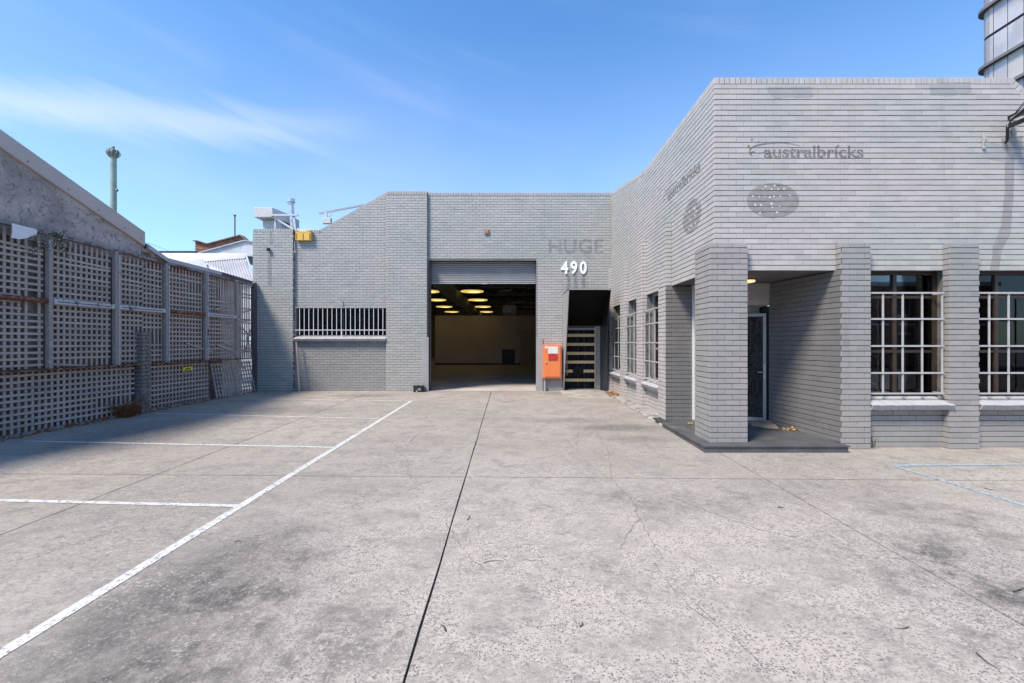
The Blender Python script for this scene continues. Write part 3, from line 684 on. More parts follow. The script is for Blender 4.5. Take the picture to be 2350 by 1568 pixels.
# roller door
rd = thing('roller_door', (-1.07, 14.8, 3.68), 'half raised silver roller shutter at the top of the big opening', 'roller door')
zz = 3.705; i = 0
prof = [(0, 0), (.010, .012), (.016, .03), (.016, .045), (.008, .062), (0, .068)]
while zz < 4.44:
    mb = MB(); x0, x1 = -2.83, .70; vs = []
    for (d, z) in prof: vs += [(x0, 14.85 - d, zz + z), (x1, 14.85 - d, zz + z)]
    for (d, z) in reversed(prof): vs += [(x0, 14.854 - d, zz + z), (x1, 14.854 - d, zz + z)]
    m = len(prof); mb.quadmesh(vs, [(2 * k, 2 * k + 1, 2 * k + 3, 2 * k + 2) for k in range(2 * m - 1)]); mb.build('slat', 'roller shutter steel', rd, smooth=True); zz += .0735
B(-2.83, .70, 14.835, 14.87, 3.665, 3.705).build('bottom_rail', 'aluminium frame', rd, bevel=.004); B(-1.13, -.93, 14.815, 14.835, 3.655, 3.70).build('lock', 'grey grille steel', rd, bevel=.004)
for (a, b, nm) in ((-3.07, -2.85, 'l'), (.72, .925, 'r')):
    zt = 1.86 if nm == 'l' else 1.845
    B(a, b, 14.475 if nm == 'l' else 14.565, 14.60 if nm == 'r' else 14.497, .05, zt).build('door_guard', 'grey guard steel', WH, bevel=.006)
B(-2.907, -2.842, 14.502, 14.90, .06, 4.405).build('door_jamb', 'black steel', WH); B(.7085, .722, 14.585, 14.90, .06, 4.405).build('door_jamb', 'grey guard steel', WH)
B(-2.84, .71, 14.62, 14.9, 4.40, 4.402).build('door_head', 'black steel', WH)
# ghost letters and street number
decal(pl_ds, text_polys('HUGE', .66, 4.0, 4.66, .012, 1.02, 1.05), 'soft ghost grime', 'ghost_lettering', wall_ds)
for ch, x in zip('490', (4.44, 4.745, 5.055)):
    tp = text_polys(ch, .575, x, 3.976, .017, .82); mb = MB()
    for t in tp: mb.prism([pl_ds.at(u, z, .035) for u, z in t], (0, .022, 0))
    mb.build('numeral', 'white numeral', WH)
for dp in ([[(4.62, 3.2), (4.78, 3.2), (4.74, 3.93), (4.66, 3.93)], [(4.86, 3.45), (5.0, 3.5), (4.98, 3.93), (4.88, 3.93)], [(5.12, 3.3), (5.26, 3.4), (5.24, 3.93), (5.14, 3.93)]]): decal(pl_ds, [dp], 'soft ghost grime', 'drip_stain', wall_ds)
b = thing('junction_box', (-.94, 14.58, 5.30), 'small rusty square box high on the wall above the roller door', 'box'); B(-1.02, -.86, 14.55, 14.60, 5.28, 5.44).build('lid', 'rust mark', b, bevel=.008); B(-.99, -.89, 14.54, 14.55, 5.31, 5.41).build('cover', 'rust mark', b)
# batten door behind the hood
bd = thing('batten_door', (2.2, 14.7, .07), 'doorway closed with pale timber battens over dark glass under the black hood', 'door')
B(1.655, 2.715, 14.80, 14.83, .06, 2.21).build('leaf', 'black plastic sheet', bd)
for z in (.43, .73, 1.03, 1.32, 1.62, 1.92):
    stick('batten', (1.665, 14.63, z), (2.66, 14.63, z), .03, .095, 'pale new timber', bd)
stick('batten', (1.665, 14.70, 2.14), (2.66, 14.70, 2.14), .03, .08, 'grey guard steel', bd)
stick('post', (2.685, 14.69, .08), (2.685, 14.69, 2.2), .05, .04, 'pale new timber', bd, up=(0, 1, 0)); stick('stud', (2.12, 14.76, .1), (2.12, 14.76, 2.2), .035, .03, 'black steel', bd, up=(0, 1, 0)); stick('stud', (2.33, 14.76, .1), (2.33, 14.76, 2.2), .035, .03, 'black steel', bd, up=(0, 1, 0))
MB().tube([(1.72, 14.62, .60), (1.72, 14.56, .60), (1.72, 14.56, 1.34), (1.72, 14.62, 1.34)], .014, 8).build('pull_handle', 'grey grille steel', bd)
tag(sheet('plastic_sheet', (1.92, 14.59, .66), (.36, 0, 0), (0, 0, .22), 14, 10, .03, 'black plastic sheet', None, 9), 'scrap of black plastic caught on the lower timber battens', 'plastic sheet')
# hood
hd = thing('door_hood', (2.2, 14.5, .07), 'black steel hood with slanting side cheeks over the batten door', 'canopy')
for nm, xa, xb in (('left', 1.595, 1.61), ('right', 2.83, 2.845)):
    MB().prism([(xa, 14.588, .06), (xa, 14.588, 3.27), (xa, 13.0, 3.25), (xa, 14.42, .06)], (xb - xa, 0, 0)).build('cheek', 'grey guard steel' if nm == 'left' else 'black steel', hd)
MB().prism([(1.611, 14.585, .07), (1.611, 14.585, 3.24), (1.611, 13.03, 3.235), (1.611, 14.43, .07)], (.006, 0, 0)).build('lining', 'black hood lining', hd)
B(1.59, 2.85, 12.985, 14.588, 3.272, 3.285).build('roof', 'black steel', hd)
MB().prism([(1.618, 13.06, 3.22), (2.828, 13.06, 3.22), (2.828, 14.585, 2.24), (1.618, 14.585, 2.24)], (0, .01, .015)).build('soffit', 'black hood lining', hd)
MB().bar((1.6, 12.99, 3.262), (2.84, 12.99, 3.262), .02, .035).build('lip', 'grey guard steel', hd)
# orange hose cabinet
hc = thing('hose_cabinet', (1.215, 14.4, .5), 'orange metal cabinet with taped paper notice beside the roller door', 'cabinet')
B(.915, 1.52, 14.33, 14.585, .51, 1.615).build('case', 'orange cabinet paint', hc, bevel=.012)
dr = B(.965, 1.475, 14.312, 14.331, .56, 1.57).build('door', 'orange cabinet paint', hc, bevel=.006)
B(.99, 1.03, 14.28, 14.312, .99, 1.07).build('handle', 'grey grille steel', dr, bevel=.01)
for z in (.70, 1.40): B(1.478, 1.492, 14.318, 14.334, z, z + .09).build('hinge', 'grey guard steel', dr, bevel=.003)
B(1.08, 1.40, 14.306, 14.3115, 1.32, 1.55).build('notice', 'paper', hc); B(.972, 1.07, 14.307, 14.3115, 1.49, 1.565).build('notice', 'paper', hc)
sheet('document_pocket', (1.09, 14.300, 1.10), (.30, 0, 0), (0, 0, .21), 10, 8, .006, 'red plastic', hc, 5)
pn = thing('steel_cover', (1.3, 14.5, .07), 'flat grey steel cover on the wall below the orange cabinet', 'cover plate'); B(1.02, 1.58, 14.53, 14.585, .06, .50).build('plate', 'grey guard steel', pn, bevel=.005); B(1.03, 1.57, 14.515, 14.53, .40, .43).build('rib', 'grey guard steel', pn)
MB().tube([(.985, 14.45, .07), (.985, 14.45, .30), (.985, 14.45, .515)], .038, 12).build('drain_pipe', 'grey guard steel', pn, smooth=True); MB().tube([(.985, 14.45, .29), (.985, 14.45, .33)], .045, 12).build('collar', 'grey guard steel', pn)
# small things on and at the wall
bc = thing('wall_camera', (-8.12, 14.45, 4.75), 'small black security camera on the left end pier', 'camera'); B(-8.17, -8.07, 14.40, 14.47, 4.70, 4.80).build('housing', 'black plastic box', bc, bevel=.012); MB().tube([(-8.12, 14.47, 4.76), (-8.12, 14.5, 4.76)], .025, 8).build('mount', 'black steel', bc); MB().tube([(-8.11, 14.40, 4.74), (-8.10, 14.375, 4.73)], .025, 10).build('lens', 'black plastic sheet', bc)
for dp in ([[(.50, 3.6), (.62, 3.5), (.64, 4.7), (.50, 4.7)], [(.56, 4.9), (.66, 4.9), (.64, 5.4), (.57, 5.4)]]): decal(pl_lp, [dp], 'soft ghost grime', 'drip_stain', WH)
yb = thing('yellow_box', (-6.99, 14.45, 5.04), 'yellow plastic box fixed at the parapet beside the left pier', 'box')
B(-7.24, -6.73, 14.46, 14.59, 5.05, 5.40).build('case', 'yellow plastic', yb, bevel=.012); B(-7.10, -6.88, 14.453, 14.46, 5.335, 5.38).build('label_strip', 'paper', yb)
for x in (-7.20, -6.985, -6.765): B(x - .010, x + .010, 14.453, 14.46, 5.08, 5.28).build('slot', 'ink', yb)
for x in (-7.19, -6.79): MB().tube([(x, 14.45, 5.36), (x, 14.461, 5.36)], .026, 12).build('bolt', 'grey guard steel', yb)
kc = MB().tube([(-7.27, 14.47, 5.02), (-7.275, 14.475, 4.85), (-7.265, 14.475, 4.72)], .006, 6).build('hanging_cord', 'adhesive'); tag(kc, 'thin cord hanging with a small white ring below the yellow box', 'cord')
ring = MB().tube([Vector((-7.265 + .022 * math.cos(a), 14.475, 4.68 + .035 * math.sin(a))) for a in [2 * math.pi * k / 12 for k in range(13)]], .007, 6).build('ring', 'adhesive', kc)
ls = MB().tube([P(680, 786, 14.44), P(684, 850, 14.36), P(687, 898, 14.30)], .022, 6).build('leaning_stick', 'weathered grey lath'); tag(ls, 'grey stick leaning on the brickwork below the barred window', 'stick')
bx = thing('plastic_tub', (-3.2, 14.3, .07), 'small black plastic tub on the ground at the roller door pier', 'tub'); p = P(961, 894, 14.34)
B(p.x - .155, p.x + .155, 14.22, 14.44, .073, .255).build('tub', 'black plastic box', bx, bevel=.015); B(p.x - .17, p.x + .17, 14.21, 14.45, .255, .28).build('rim', 'black plastic box', bx, bevel=.006)
for q in range(3): B(p.x + .0 + q * .035, p.x + .012 + q * .035, 14.214, 14.219, .13, .20).build('mark', 'adhesive', bx)
B(p.x - .06, p.x - .02, 14.213, 14.219, .09, .12).build('mark', 'adhesive', bx)
# roof plant
vh = thing('roof_vent_hood', P(630, 526, 16.0), 'white square roof vent hood above the left pier of the warehouse', 'vent')
k16 = 16.0 / F
def PX(x): return (x - AX) * k16
def PZ(y): return HC - (y - AY) * k16
B(PX(606), PX(650), 15.9, 16.6, PZ(532), PZ(507)).build('duct', 'white painted metal', vh, bevel=.01)
mb = MB(); mb.prism([(PX(598), 15.6, PZ(506)), (PX(640), 15.6, PZ(506)), (PX(640), 15.6, PZ(484)), (PX(598), 15.6, PZ(484))], (.02, 1.1, 0)); mb.build('hood', 'white painted metal', vh, bevel=.015)
MB().prism([(PX(640) + .003, 15.62, PZ(485)), (PX(662), 15.9, PZ(492)), (PX(662), 15.9, PZ(512)), (PX(640) + .003, 15.62, PZ(506))], (0, .9, 0)).build('side_hood', 'white painted metal', vh)
fl = thing('roof_flue', P(668, 526, 15.4), 'round metal flue with wide cap beside the white roof vent', 'flue')
a = P(673, 535, 15.4); b_ = P(668, 463, 15.4); MB().tube([a, b_], .083, 16).build('pipe', 'galvanised flue', fl, smooth=True); MB().tube([b_ + Vector((0, 0, -.03)), b_ + Vector((0, 0, .09))], .135, 18).build('cap', 'galvanised flue', fl, smooth=True); MB().tube([b_ + Vector((0, 0, -.10)), b_ + Vector((0, 0, -.06))], .105, 16).build('ring', 'galvanised flue', fl, smooth=True)
sf = thing('steel_stand', P(675, 528, 15.0), 'white angle iron stand with a cross bar in front of the flue', 'stand')
MB().bar(P(621, 494, 15.0), P(684, 494, 15.0), .06, .06).build('cross_bar', 'white painted metal', sf); MB().bar(P(674, 495, 15.03), P(679, 532, 15.03), .06, .07).build('post', 'white painted metal', sf); MB().bar(P(622, 495, 15.06), P(674, 527, 15.06), .05, .06).build('brace', 'white painted metal', sf); MB().bar(P(632, 496, 15.1), P(632, 532, 15.1), .05, .06).build('post', 'white painted metal', sf)
fa = thing('floodlight_arm', P(830, 472, 15.3), 'white boom arm carrying a square floodlight above the sloping parapet', 'floodlight')
MB().bar(P(732, 490, 14.9), P(840, 470, 15.4), .05, .06).build('boom', 'white painted metal', fa); MB().bar(P(748, 488, 14.95), P(750, 501, 14.95), .06, .06).build('hanger', 'white painted metal', fa); MB().bar(P(764, 486, 15.0), P(755, 499, 15.0), .02, .02).build('strut', 'white painted metal', fa)
q = P(751, 507.5, 14.95); B(q.x - .145, q.x + .145, q.y - .06, q.y + .06, q.z - .10, q.z + .10).build('lamp_head', 'white painted metal', fa, bevel=.012); MB().bar(P(838, 471, 15.38), P(838, 500, 15.38), .06, .06).build('post', 'white painted metal', fa)

# ---- warehouse interior
YB = 46.0; XL, XR, ZC = -8.3, 8.0, 6.2; ZF = .075
tag(B(XL, XR, 14.60, YB, -.1, ZF).build('warehouse_floor', 'warehouse floor'), kind='structure')
cl = MB(); cl.box(-4.3, XR, 14.86, YB, ZC, ZC + .15); cl.box(XL, -4.3, 14.86, YB, 5.12, 5.25); cl.box(-4.45, -4.3, 14.86, YB, 5.251, ZC); tag(cl.build('warehouse_ceiling', 'warehouse ceiling'), kind='structure')
iw = MB(); 
iw.box(XL - .2, XL, 14.86, 33, 0, 5.25); iw.box(XL - .2, XL, 35.6, YB, 0, 5.25); iw.box(XL - .2, XL, 33, 35.6, 0, .9); iw.box(XL - .2, XL, 33, 35.6, 2.4, 5.25)
iw.box(XR, XR + .2, 14.86, YB, 0, ZC + .2); iw.box(3.21, XR, 14.66, 14.86, 0, ZC + .2); iw.box(XL, -7.2, 14.86, 14.9, 0, 5.1); 
iw.box(XL, -4.3, YB, YB + .2, 0, 5.25); iw.box(-4.3, 1.7, YB, YB + .2, 0, ZC + .15); iw.box(2.7, XR, YB, YB + .2, 0, ZC + .2); iw.box(1.7, 2.7, YB, YB + .2, 0, .9); iw.box(1.7, 2.7, YB, YB + .2, 2.5, ZC + .2)
tag(iw.build('warehouse_inner_wall', 'warehouse wall'), kind='structure')
pw = thing('partition_wall', (-2.7, 31.7, ZF), 'plain beige partition wall across the dark warehouse', 'wall')
B(-5.78, -.95, 31.7, 31.95, ZF, 3.62).build('panel', 'warehouse partition', pw); B(-.95, .0, 31.7, 31.95, 1.20, 3.62).build('panel', 'warehouse partition', pw); B(0, .39, 31.7, 31.95, ZF, 3.62).build('panel', 'warehouse partition', pw); B(.39, 4.2, 31.72, 31.95, 2.55, 3.62).build('panel', 'warehouse partition', pw)
B(-.95, .0, 31.69, 31.72, ZF, 1.2).build('hatch', 'black steel', pw); B(-5.78, .39, 31.66, 31.698, ZF, ZF + .1).build('skirting', 'black steel', pw); B(4.2, 7.9, 31.72, 31.95, ZF, 3.62).build('panel', 'warehouse partition', pw)
B(.5, 2.6, 38.0, 38.2, ZF, 3.4).build('back_panel', 'warehouse wall', pw)
k = 0
for (x, y) in ((-2.44, 24.9), (-2.53, 29.9), (-2.62, 35.6), (-2.75, 41.5), (-4.95, 24.9), (-5.35, 29.9), (-5.75, 35.6), (-6.0, 41.5)):
    lab = ('nearest' if k % 4 == 0 else 'second' if k % 4 == 1 else 'third' if k % 4 == 2 else 'farthest') + ' round amber lamp in the ' + ('middle' if k < 4 else 'left') + ' row under the warehouse ceiling'
    pe = thing('pendant_lamp', (x, y, 4.55), lab, 'lamp', 'round amber lamps hanging in the warehouse')
    MB().lathe((x, y, 4.60), [(.66, 0), (.67, .03), (.55, .07), (.18, .16), (.05, .2)], 28).build('shade', 'warehouse steel', pe, smooth=True); MB().lathe((x, y, 4.55), [(.10, -.012), (.64, 0), (.655, .05)], 28).build('diffuser', 'lamp amber', pe, smooth=True)
    MB().tube([(x, y, 4.8), (x, y, ZC if x > -4.3 else 5.12)], .012, 6).build('cord', 'black steel', pe); MB().lathe((x + .1, y, 4.565), [(.05, -.045), (.30, -.035), (.34, -.02)], 18).build('bulb', 'lamp amber hot', pe); k += 1
for i in range(7):
    y = 17.5 + i * 4.3; tr = thing('roof_truss', (0, y, 5.5), ('first', 'second', 'third', 'fourth', 'fifth', 'sixth', 'last')[i] + ' steel truss from the door under the warehouse ceiling', 'truss', 'steel roof trusses in the warehouse')
    MB().bar((XL, y, 4.98), (XR, y, 4.98), .12, .14).build('bottom_chord', 'warehouse steel', tr); MB().bar((-4.28, y, 6.05), (XR, y, 6.05), .12, .14).build('top_chord', 'warehouse steel', tr)
    for j in range(8): stick('web', (-4.28 + j * 1.535, y, 4.98 if j % 2 else 6.05), (-4.28 + (j + 1) * 1.535, y, 6.05 if j % 2 else 4.98), .08, .06, 'warehouse steel', tr)
dt = MB().tube([(-3.55, 17.5, 4.62), (-3.6, 28, 4.55), (-3.66, 44, 4.45)], .42, 20).build('air_duct', 'warehouse steel', smooth=True); tag(dt, 'long dark round air duct slung under the warehouse ceiling', 'duct')
for (x, y, z, w, lab) in ((.2, 24, 5.3, .8, 'nearest silver insulation panel under the warehouse ceiling, right of the lamps'), (1.2, 27, 5.1, .7, 'silver insulation panel under the warehouse ceiling at its right side'), (-.7, 30, 5.2, .9, 'silver insulation panel beside the middle row of amber lamps'), (.1, 36, 5.0, 1.4, 'widest silver insulation panel far back above the wrapped crate'), (-4.1, 33, 4.9, .6, 'small silver insulation panel between the two lamp rows')):
    fo = MB().obox((x, y, z), Vector((w / 2, .1, .06)), Vector((-.05, .5, .0)), Vector((0, -.02, .03))).build('roof_light', 'silver foil', None, bevel=.01)
    tag(fo, lab, 'panel', 'silver panels under the warehouse ceiling')
fo = B(-.95, .1, 34, 35.2, 3.6, 4.6).build('crate', 'silver foil', None, bevel=.03); tag(fo, 'grey wrapped crate standing above the warehouse partition', 'crate')
ps = B(-.98, .13, 33.6, 35.6, 3.40, 3.598).build('crate_shelf', 'warehouse steel'); tag(ps, 'dark shelf deck behind the partition carrying the wrapped crate', 'shelf')
for (x, y) in ((-.9, 33.7), (.05, 33.7), (-.9, 35.5), (.05, 35.5)): B(x - .04, x + .04, y - .04, y + .04, ZF, 3.40).build('leg', 'warehouse steel', ps)
BRICKS[WH] = [r if not (r[0] is wall_lb and r[5] < 1.82) else r[:10] + (4,) for r in BRICKS[WH]]  # left bay bricks below the window use a darker tone
finish_bricks(WH, 'grey painted brick')

# ================================================================== office wing on the right
paint_now[0] = 0
OF = thing('office_wing', (5.5, 7.05, 0), 'tall grey painted brick office wing with piers and corner porch, right of the yard', 'building')
pl_f = Plane((XW, YF), (1, 0), (0, -1)); pl_s = Plane((XW, YR), (0, -1), (-1, 0))
TOPF = 5.945
front = brick_wall(OF, pl_f, 6.3, -.03, [(0, TOPF), (4.80, TOPF), (5.32, 5.42), (6.3, 5.42)], [(0, 1.96, -1, 2.85), (2.40, 3.72, .78, 2.85), (4.10, 5.44, .78, 2.85)], thick=.24, core_u0=.0095)
side = brick_wall(OF, pl_s, 7.55 - DEPTH - .0005, -.03, [(0, 6.665), (3.75, TOPF), (7.55, TOPF)], [(.31, 1.73, .78, 2.85), (2.20, 3.46, .78, 2.85), (3.93, 5.16, .78, 2.85), (5.60, 7.55, -1, 2.85)], bond=.06, thick=.24)
paint_now[0] = 1
pier(OF, XP, 3.676, YFP, 7.52, ZT, 3.26, 'flrb', .0)                       # free corner pier
pier(OF, 5.148, 5.622, YFP, YF, -.02, 2.85, 'fr', .02); pier(OF, 5.148, 5.622, YFP, YF, 2.851, 3.26, 'flr', .02)
pier(OF, 6.87, 7.343, YFP, YF, -.02, 3.26, 'flr', .10)
paint_now[0] = 0
pier(OF, XP, XW, 8.97, 9.44, -.02, 2.85, 'l', .0); pier(OF, XP, XW, 8.97, 9.44, 2.851, 4.19, 'fl', .0)
pier(OF, XP, XW, 10.67, 11.14, 0, 4.18, 'fl', .05); pier(OF, XP, XW, 12.40, 12.87, 0, 4.17, 'fl', .0); pier(OF, XP, XW, 14.29, 14.585, 0, 4.16, 'fl', .08)
paint_now[0] = 2  # porch walls use a darker tone than the other brickwork
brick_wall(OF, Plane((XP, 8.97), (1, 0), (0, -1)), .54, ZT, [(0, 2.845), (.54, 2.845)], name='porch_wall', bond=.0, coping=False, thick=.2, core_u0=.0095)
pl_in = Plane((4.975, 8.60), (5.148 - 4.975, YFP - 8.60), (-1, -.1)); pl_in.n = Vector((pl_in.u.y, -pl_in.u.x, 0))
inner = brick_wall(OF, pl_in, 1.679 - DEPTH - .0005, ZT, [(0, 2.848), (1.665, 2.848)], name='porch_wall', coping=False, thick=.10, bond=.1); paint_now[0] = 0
B(5.16, 5.61, YFP + .06, 7.3, .0, 2.845).build('porch_wall', 'painted mortar', OF)
# porch floor, ceiling
pf = thing('porch_platform', (4.0, 6.7, 0), 'low dark tiled platform under the corner porch', 'platform')
B(2.925, 5.085, 6.735, 9.3, -.05, ZT - .012).build('base', 'joint dirt', pf)
xs = [2.905, 3.30, 3.61, 4.02, 4.43, 4.76, 5.10]
for a, b in zip(xs[:-1], xs[1:]): B(a + .002, b - .002, 6.712, 6.735, -.03, ZT - .022).build('edge_tile', 'dark grey tile', pf)
ys = [6.712, 7.12, 7.53, 7.94, 8.35, 8.66]
for a, b in zip(ys[:-1], ys[1:]): B(2.905, 2.926, a + .026 if a < 6.72 else a + .002, b - .002, -.02, ZT - .022).build('edge_tile', 'dark grey tile', pf)
yy = [6.695, 7.10, 7.50, 7.90, 8.30, 8.66]; xx = [2.885, 3.43, 3.98, 4.53, 5.12]
for a, b in zip(xx[:-1], xx[1:]):
    for c, d in zip(yy[:-1], yy[1:]): B(a + .001, b - .001, c + .001, d - .001, ZT - .020, ZT + random.uniform(-.0015, .0005)).build('floor_tile', 'dark grey tile', pf)
B(3.10, 5.1, 8.662, 9.4, ZT - .020, ZT - .001).build('floor_tile', 'dark grey tile', pf)
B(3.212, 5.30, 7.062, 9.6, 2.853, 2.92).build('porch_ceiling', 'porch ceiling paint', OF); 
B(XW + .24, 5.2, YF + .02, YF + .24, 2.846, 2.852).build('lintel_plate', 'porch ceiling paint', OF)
# porch back: white jamb, dark opening, ajar door
dj = thing('porch_door', (4.5, 9.0, ZT), 'porch door covered in crumpled black plastic, standing ajar', 'door')
B(3.622, 3.70, 8.93, 9.03, ZT, 2.85).build('jamb', 'white frame', dj, bevel=.004); B(3.70, 4.98, 8.96, 9.03, 2.30, 2.36).build('head', 'black steel', dj)
B(4.955, 5.02, 8.60, 9.03, ZT, 2.40).build('jamb', 'black steel', dj)
h0, h1 = Vector((4.15, 9.02, 0)), Vector((4.945, 8.64, 0)); du = (h1 - h0).normalized(); dn = Vector((du.y, -du.x, 0)); wl = (h1 - h0).length
def DP(u, z, d=0.0): return h0 + du * u + dn * d + Vector((0, 0, z))
st = MB()
for (a, b, c, d) in ((0, .05, .13, 2.26), (wl - .055, wl, .13, 2.26), (.05, wl - .055, .13, .20), (.05, wl - .055, 2.20, 2.26)): st.prism([DP(a, c, .02), DP(b, c, .02), DP(b, d, .02), DP(a, d, .02)], dn * -.04)
lf = st.build('leaf', 'aluminium frame', dj)
sheet('plastic_cover', DP(.045, .19, .014), du * (wl - .095), (0, 0, 2.02), 16, 40, .014, 'black plastic sheet', dj, 12)
MB().prism([DP(wl - .048, .98, .021), DP(wl - .012, .98, .021), DP(wl - .012, 1.26, .021), DP(wl - .048, 1.26, .021)], dn * .012).build('lock_plate', 'white painted metal', lf)
MB().tube([DP(wl - .03, 1.10, .03), DP(wl - .03, 1.10, .07), DP(wl - .15, 1.10, .075)], .009, 8).build('handle', 'grey grille steel', lf)
B(3.3, 5.02, 9.33, 9.36, ZT, 2.85).build('back_panel', 'black plastic sheet', dj)
rb = thing('roller_box', (4.3, 8.7, 2.35), 'pale grey roller shutter housing above the porch door', 'housing')
MB().prism([(5.02, 8.58, 2.845), (5.02, 8.58, 2.50), (5.02, 8.62, 2.42), (5.02, 8.86, 2.40), (5.02, 8.86, 2.845)], (-1.3, 0, 0)).build('casing', 'grey grille steel', rb, bevel=.006)
B(3.73, 4.94, 8.87, 8.90, 2.26, 2.46).build('guide', 'grey grille steel', rb)
pl_ = thing('porch_light', (4.32, 8.1, 2.80), 'small round lit lamp on the porch ceiling', 'lamp'); MB().lathe((4.30, 8.1, 2.80), [(.08, -.01), (.12, .0), (.12, .03)], 20).build('diffuser', 'porch lamp glow', pl_, smooth=True); MB().lathe((4.30, 8.1, 2.83), [(.13, 0), (.13, .022)], 20).build('base', 'black steel', pl_)
# windows
def frame_bars(mb, pl, u0, u1, z0, z1, w, d, depth):
    mb.prism([pl.at(u0, z0, d), pl.at(u1, z0, d), pl.at(u1, z1, d), pl.at(u0, z1, d)], pl.n * (-depth))
def office_window(pl, u0, u1, z0, z1, fm, mull, trans, strip=None, film='dark film', seed=1):
    mb = MB(); w = .05
    frame_bars(mb, pl, u0, u1, z1 - w, z1, w, -.14, .07); frame_bars(mb, pl, u0, u1, z0, z0 + w, w, -.14, .07)
    frame_bars(mb, pl, u0, u0 + w, z0 + w, z1 - w, w, -.14, .07); frame_bars(mb, pl, u1 - w, u1, z0 + w, z1 - w, w, -.14, .07)
    ue = [u0 + w] + mull + [u1 - w]; ze = [z0 + w] + trans + [z1 - w]
    for m in mull: frame_bars(mb, pl, m - .028, m + .028, z0 + w, z1 - w, w, -.145, .06)
    for t in trans:
        for a, b in zip(ue[:-1], ue[1:]): frame_bars(mb, pl, a + .03, b - .03, t - .022, t + .022, w, -.15, .05)
    wo = mb.build('window', fm, OF)
    for a, b in zip(ue[:-1], ue[1:]):
        for c, d in zip(ze[:-1], ze[1:]):
            MB().prism([pl.at(a + .01, c + .01, -.175), pl.at(b - .01, c + .01, -.175), pl.at(b - .01, d - .01, -.175), pl.at(a + .01, d - .01, -.175)], pl.n * -.006).build('pane', 'window glass', wo)
    sheet('window_film', pl.at(u0 - .02, z0 - .02, -.285), pl.u * (u1 - u0 + .04), (0, 0, z1 - z0 + .04), 30, 40, .006, film, wo, seed)
    if strip: MB().prism([pl.at(strip[0], z0 + .04, -.235), pl.at(strip[1], z0 + .04, -.235), pl.at(strip[1], z1 - .04, -.235), pl.at(strip[0], z1 - .04, -.235)], pl.n * -.012).build('blind', 'white blind', wo)
    return wo
office_window(pl_f, 2.40, 3.72, .79, 2.85, 'dark bronze frame', [3.03], [1.54, 2.43], (3.60, 3.69), 'dark film', 21)
w2 = office_window(pl_f, 4.10, 5.44, .79, 2.85, 'dark bronze frame', [4.70], [1.54, 2.43], None, 'dark film', 22)
os_ = thing('orange_notice', (7.9, 7.29, 1.1), 'orange notice board seen inside the window at the right edge', 'sign'); B(7.44, 8.3, 7.30, 7.312, 1.02, 1.32).build('board', 'yellow plastic', os_); B(7.44, 8.3, 7.296, 7.2995, 1.30, 1.325).build('edge', 'ink', os_)
def grille(name, pl, us, zs, d, label, w=.028, vert_top=None):
    root = thing(name, pl.at((us[0] + us[-1]) / 2, zs[0], d), label, 'window grille')
    for u in us: stick('bar', pl.at(u, zs[0], d), pl.at(u, zs[-1], d), w, .012, 'grey grille steel', root, up=tuple(pl.n))
    for z in zs: stick('rail', pl.at(us[0] - .02, z, d + .013), pl.at(us[-1] + .02, z, d + .013), .012, w * .95, 'grey grille steel', root, up=(0, 0, 1))
    for z in (zs[0], zs[-1]):
        for u in (us[0], us[-1]): stick('arm', pl.at(u, z, d - .007), pl.at(u, z, -.10), .02, .03, 'grey grille steel', root)
    return root
ZG = [.873, 1.20, 1.63, 2.06, 2.475]
grille('window_grille', pl_f, [2.44, 2.67, 2.985, 3.295, 3.615], ZG, .05, 'grey flat bar security grille over the window between two front piers')
grille('window_grille', pl_f, [4.16, 4.365, 4.675, 4.985, 5.295], ZG, .05, 'grey flat bar security grille over the window at the right edge')
sill(OF, pl_f, 2.42, 3.72, .812, .17); sill(OF, pl_f, 4.14, 5.40, .812, .17)
for i, (a, b) in enumerate(((3.93, 5.16), (2.20, 3.46), (.31, 1.73))):
    nm = ('nearest the porch', 'in the middle of the side wall', 'nearest the black hood')[i]
    office_window(pl_s, a, b, .79, 2.85, 'aluminium frame', [a + (b - a) * .5], [1.54], (a + .10 if i < 2 else a + .9, b - .06), 'dark film', 31 + i)
    grille('window_grille', pl_s, [a + .05, a + (b - a) * .33, a + (b - a) * .67, b - .05], [.83, 1.25, 1.68, 2.12, 2.45], .06, 'grey security grille standing out from the side window ' + nm, .026)
    sill(OF, pl_s, a + .01, b - .01, .812, .16)
# building body so daylight stays out
B(XW + .25, 9.4, YF + .25, YR - .02, 5.2, 5.4).build('roof', 'dark room', OF); B(9.3, 9.5, YF + .25, YR - .02, 0, 5.4).build('rear_wall', 'dark room', OF)
B(XW + .5, 9.3, YF + .5, YF + .52, 0.0, 2.84).build('inner_lining', 'dark room', OF) if False else None
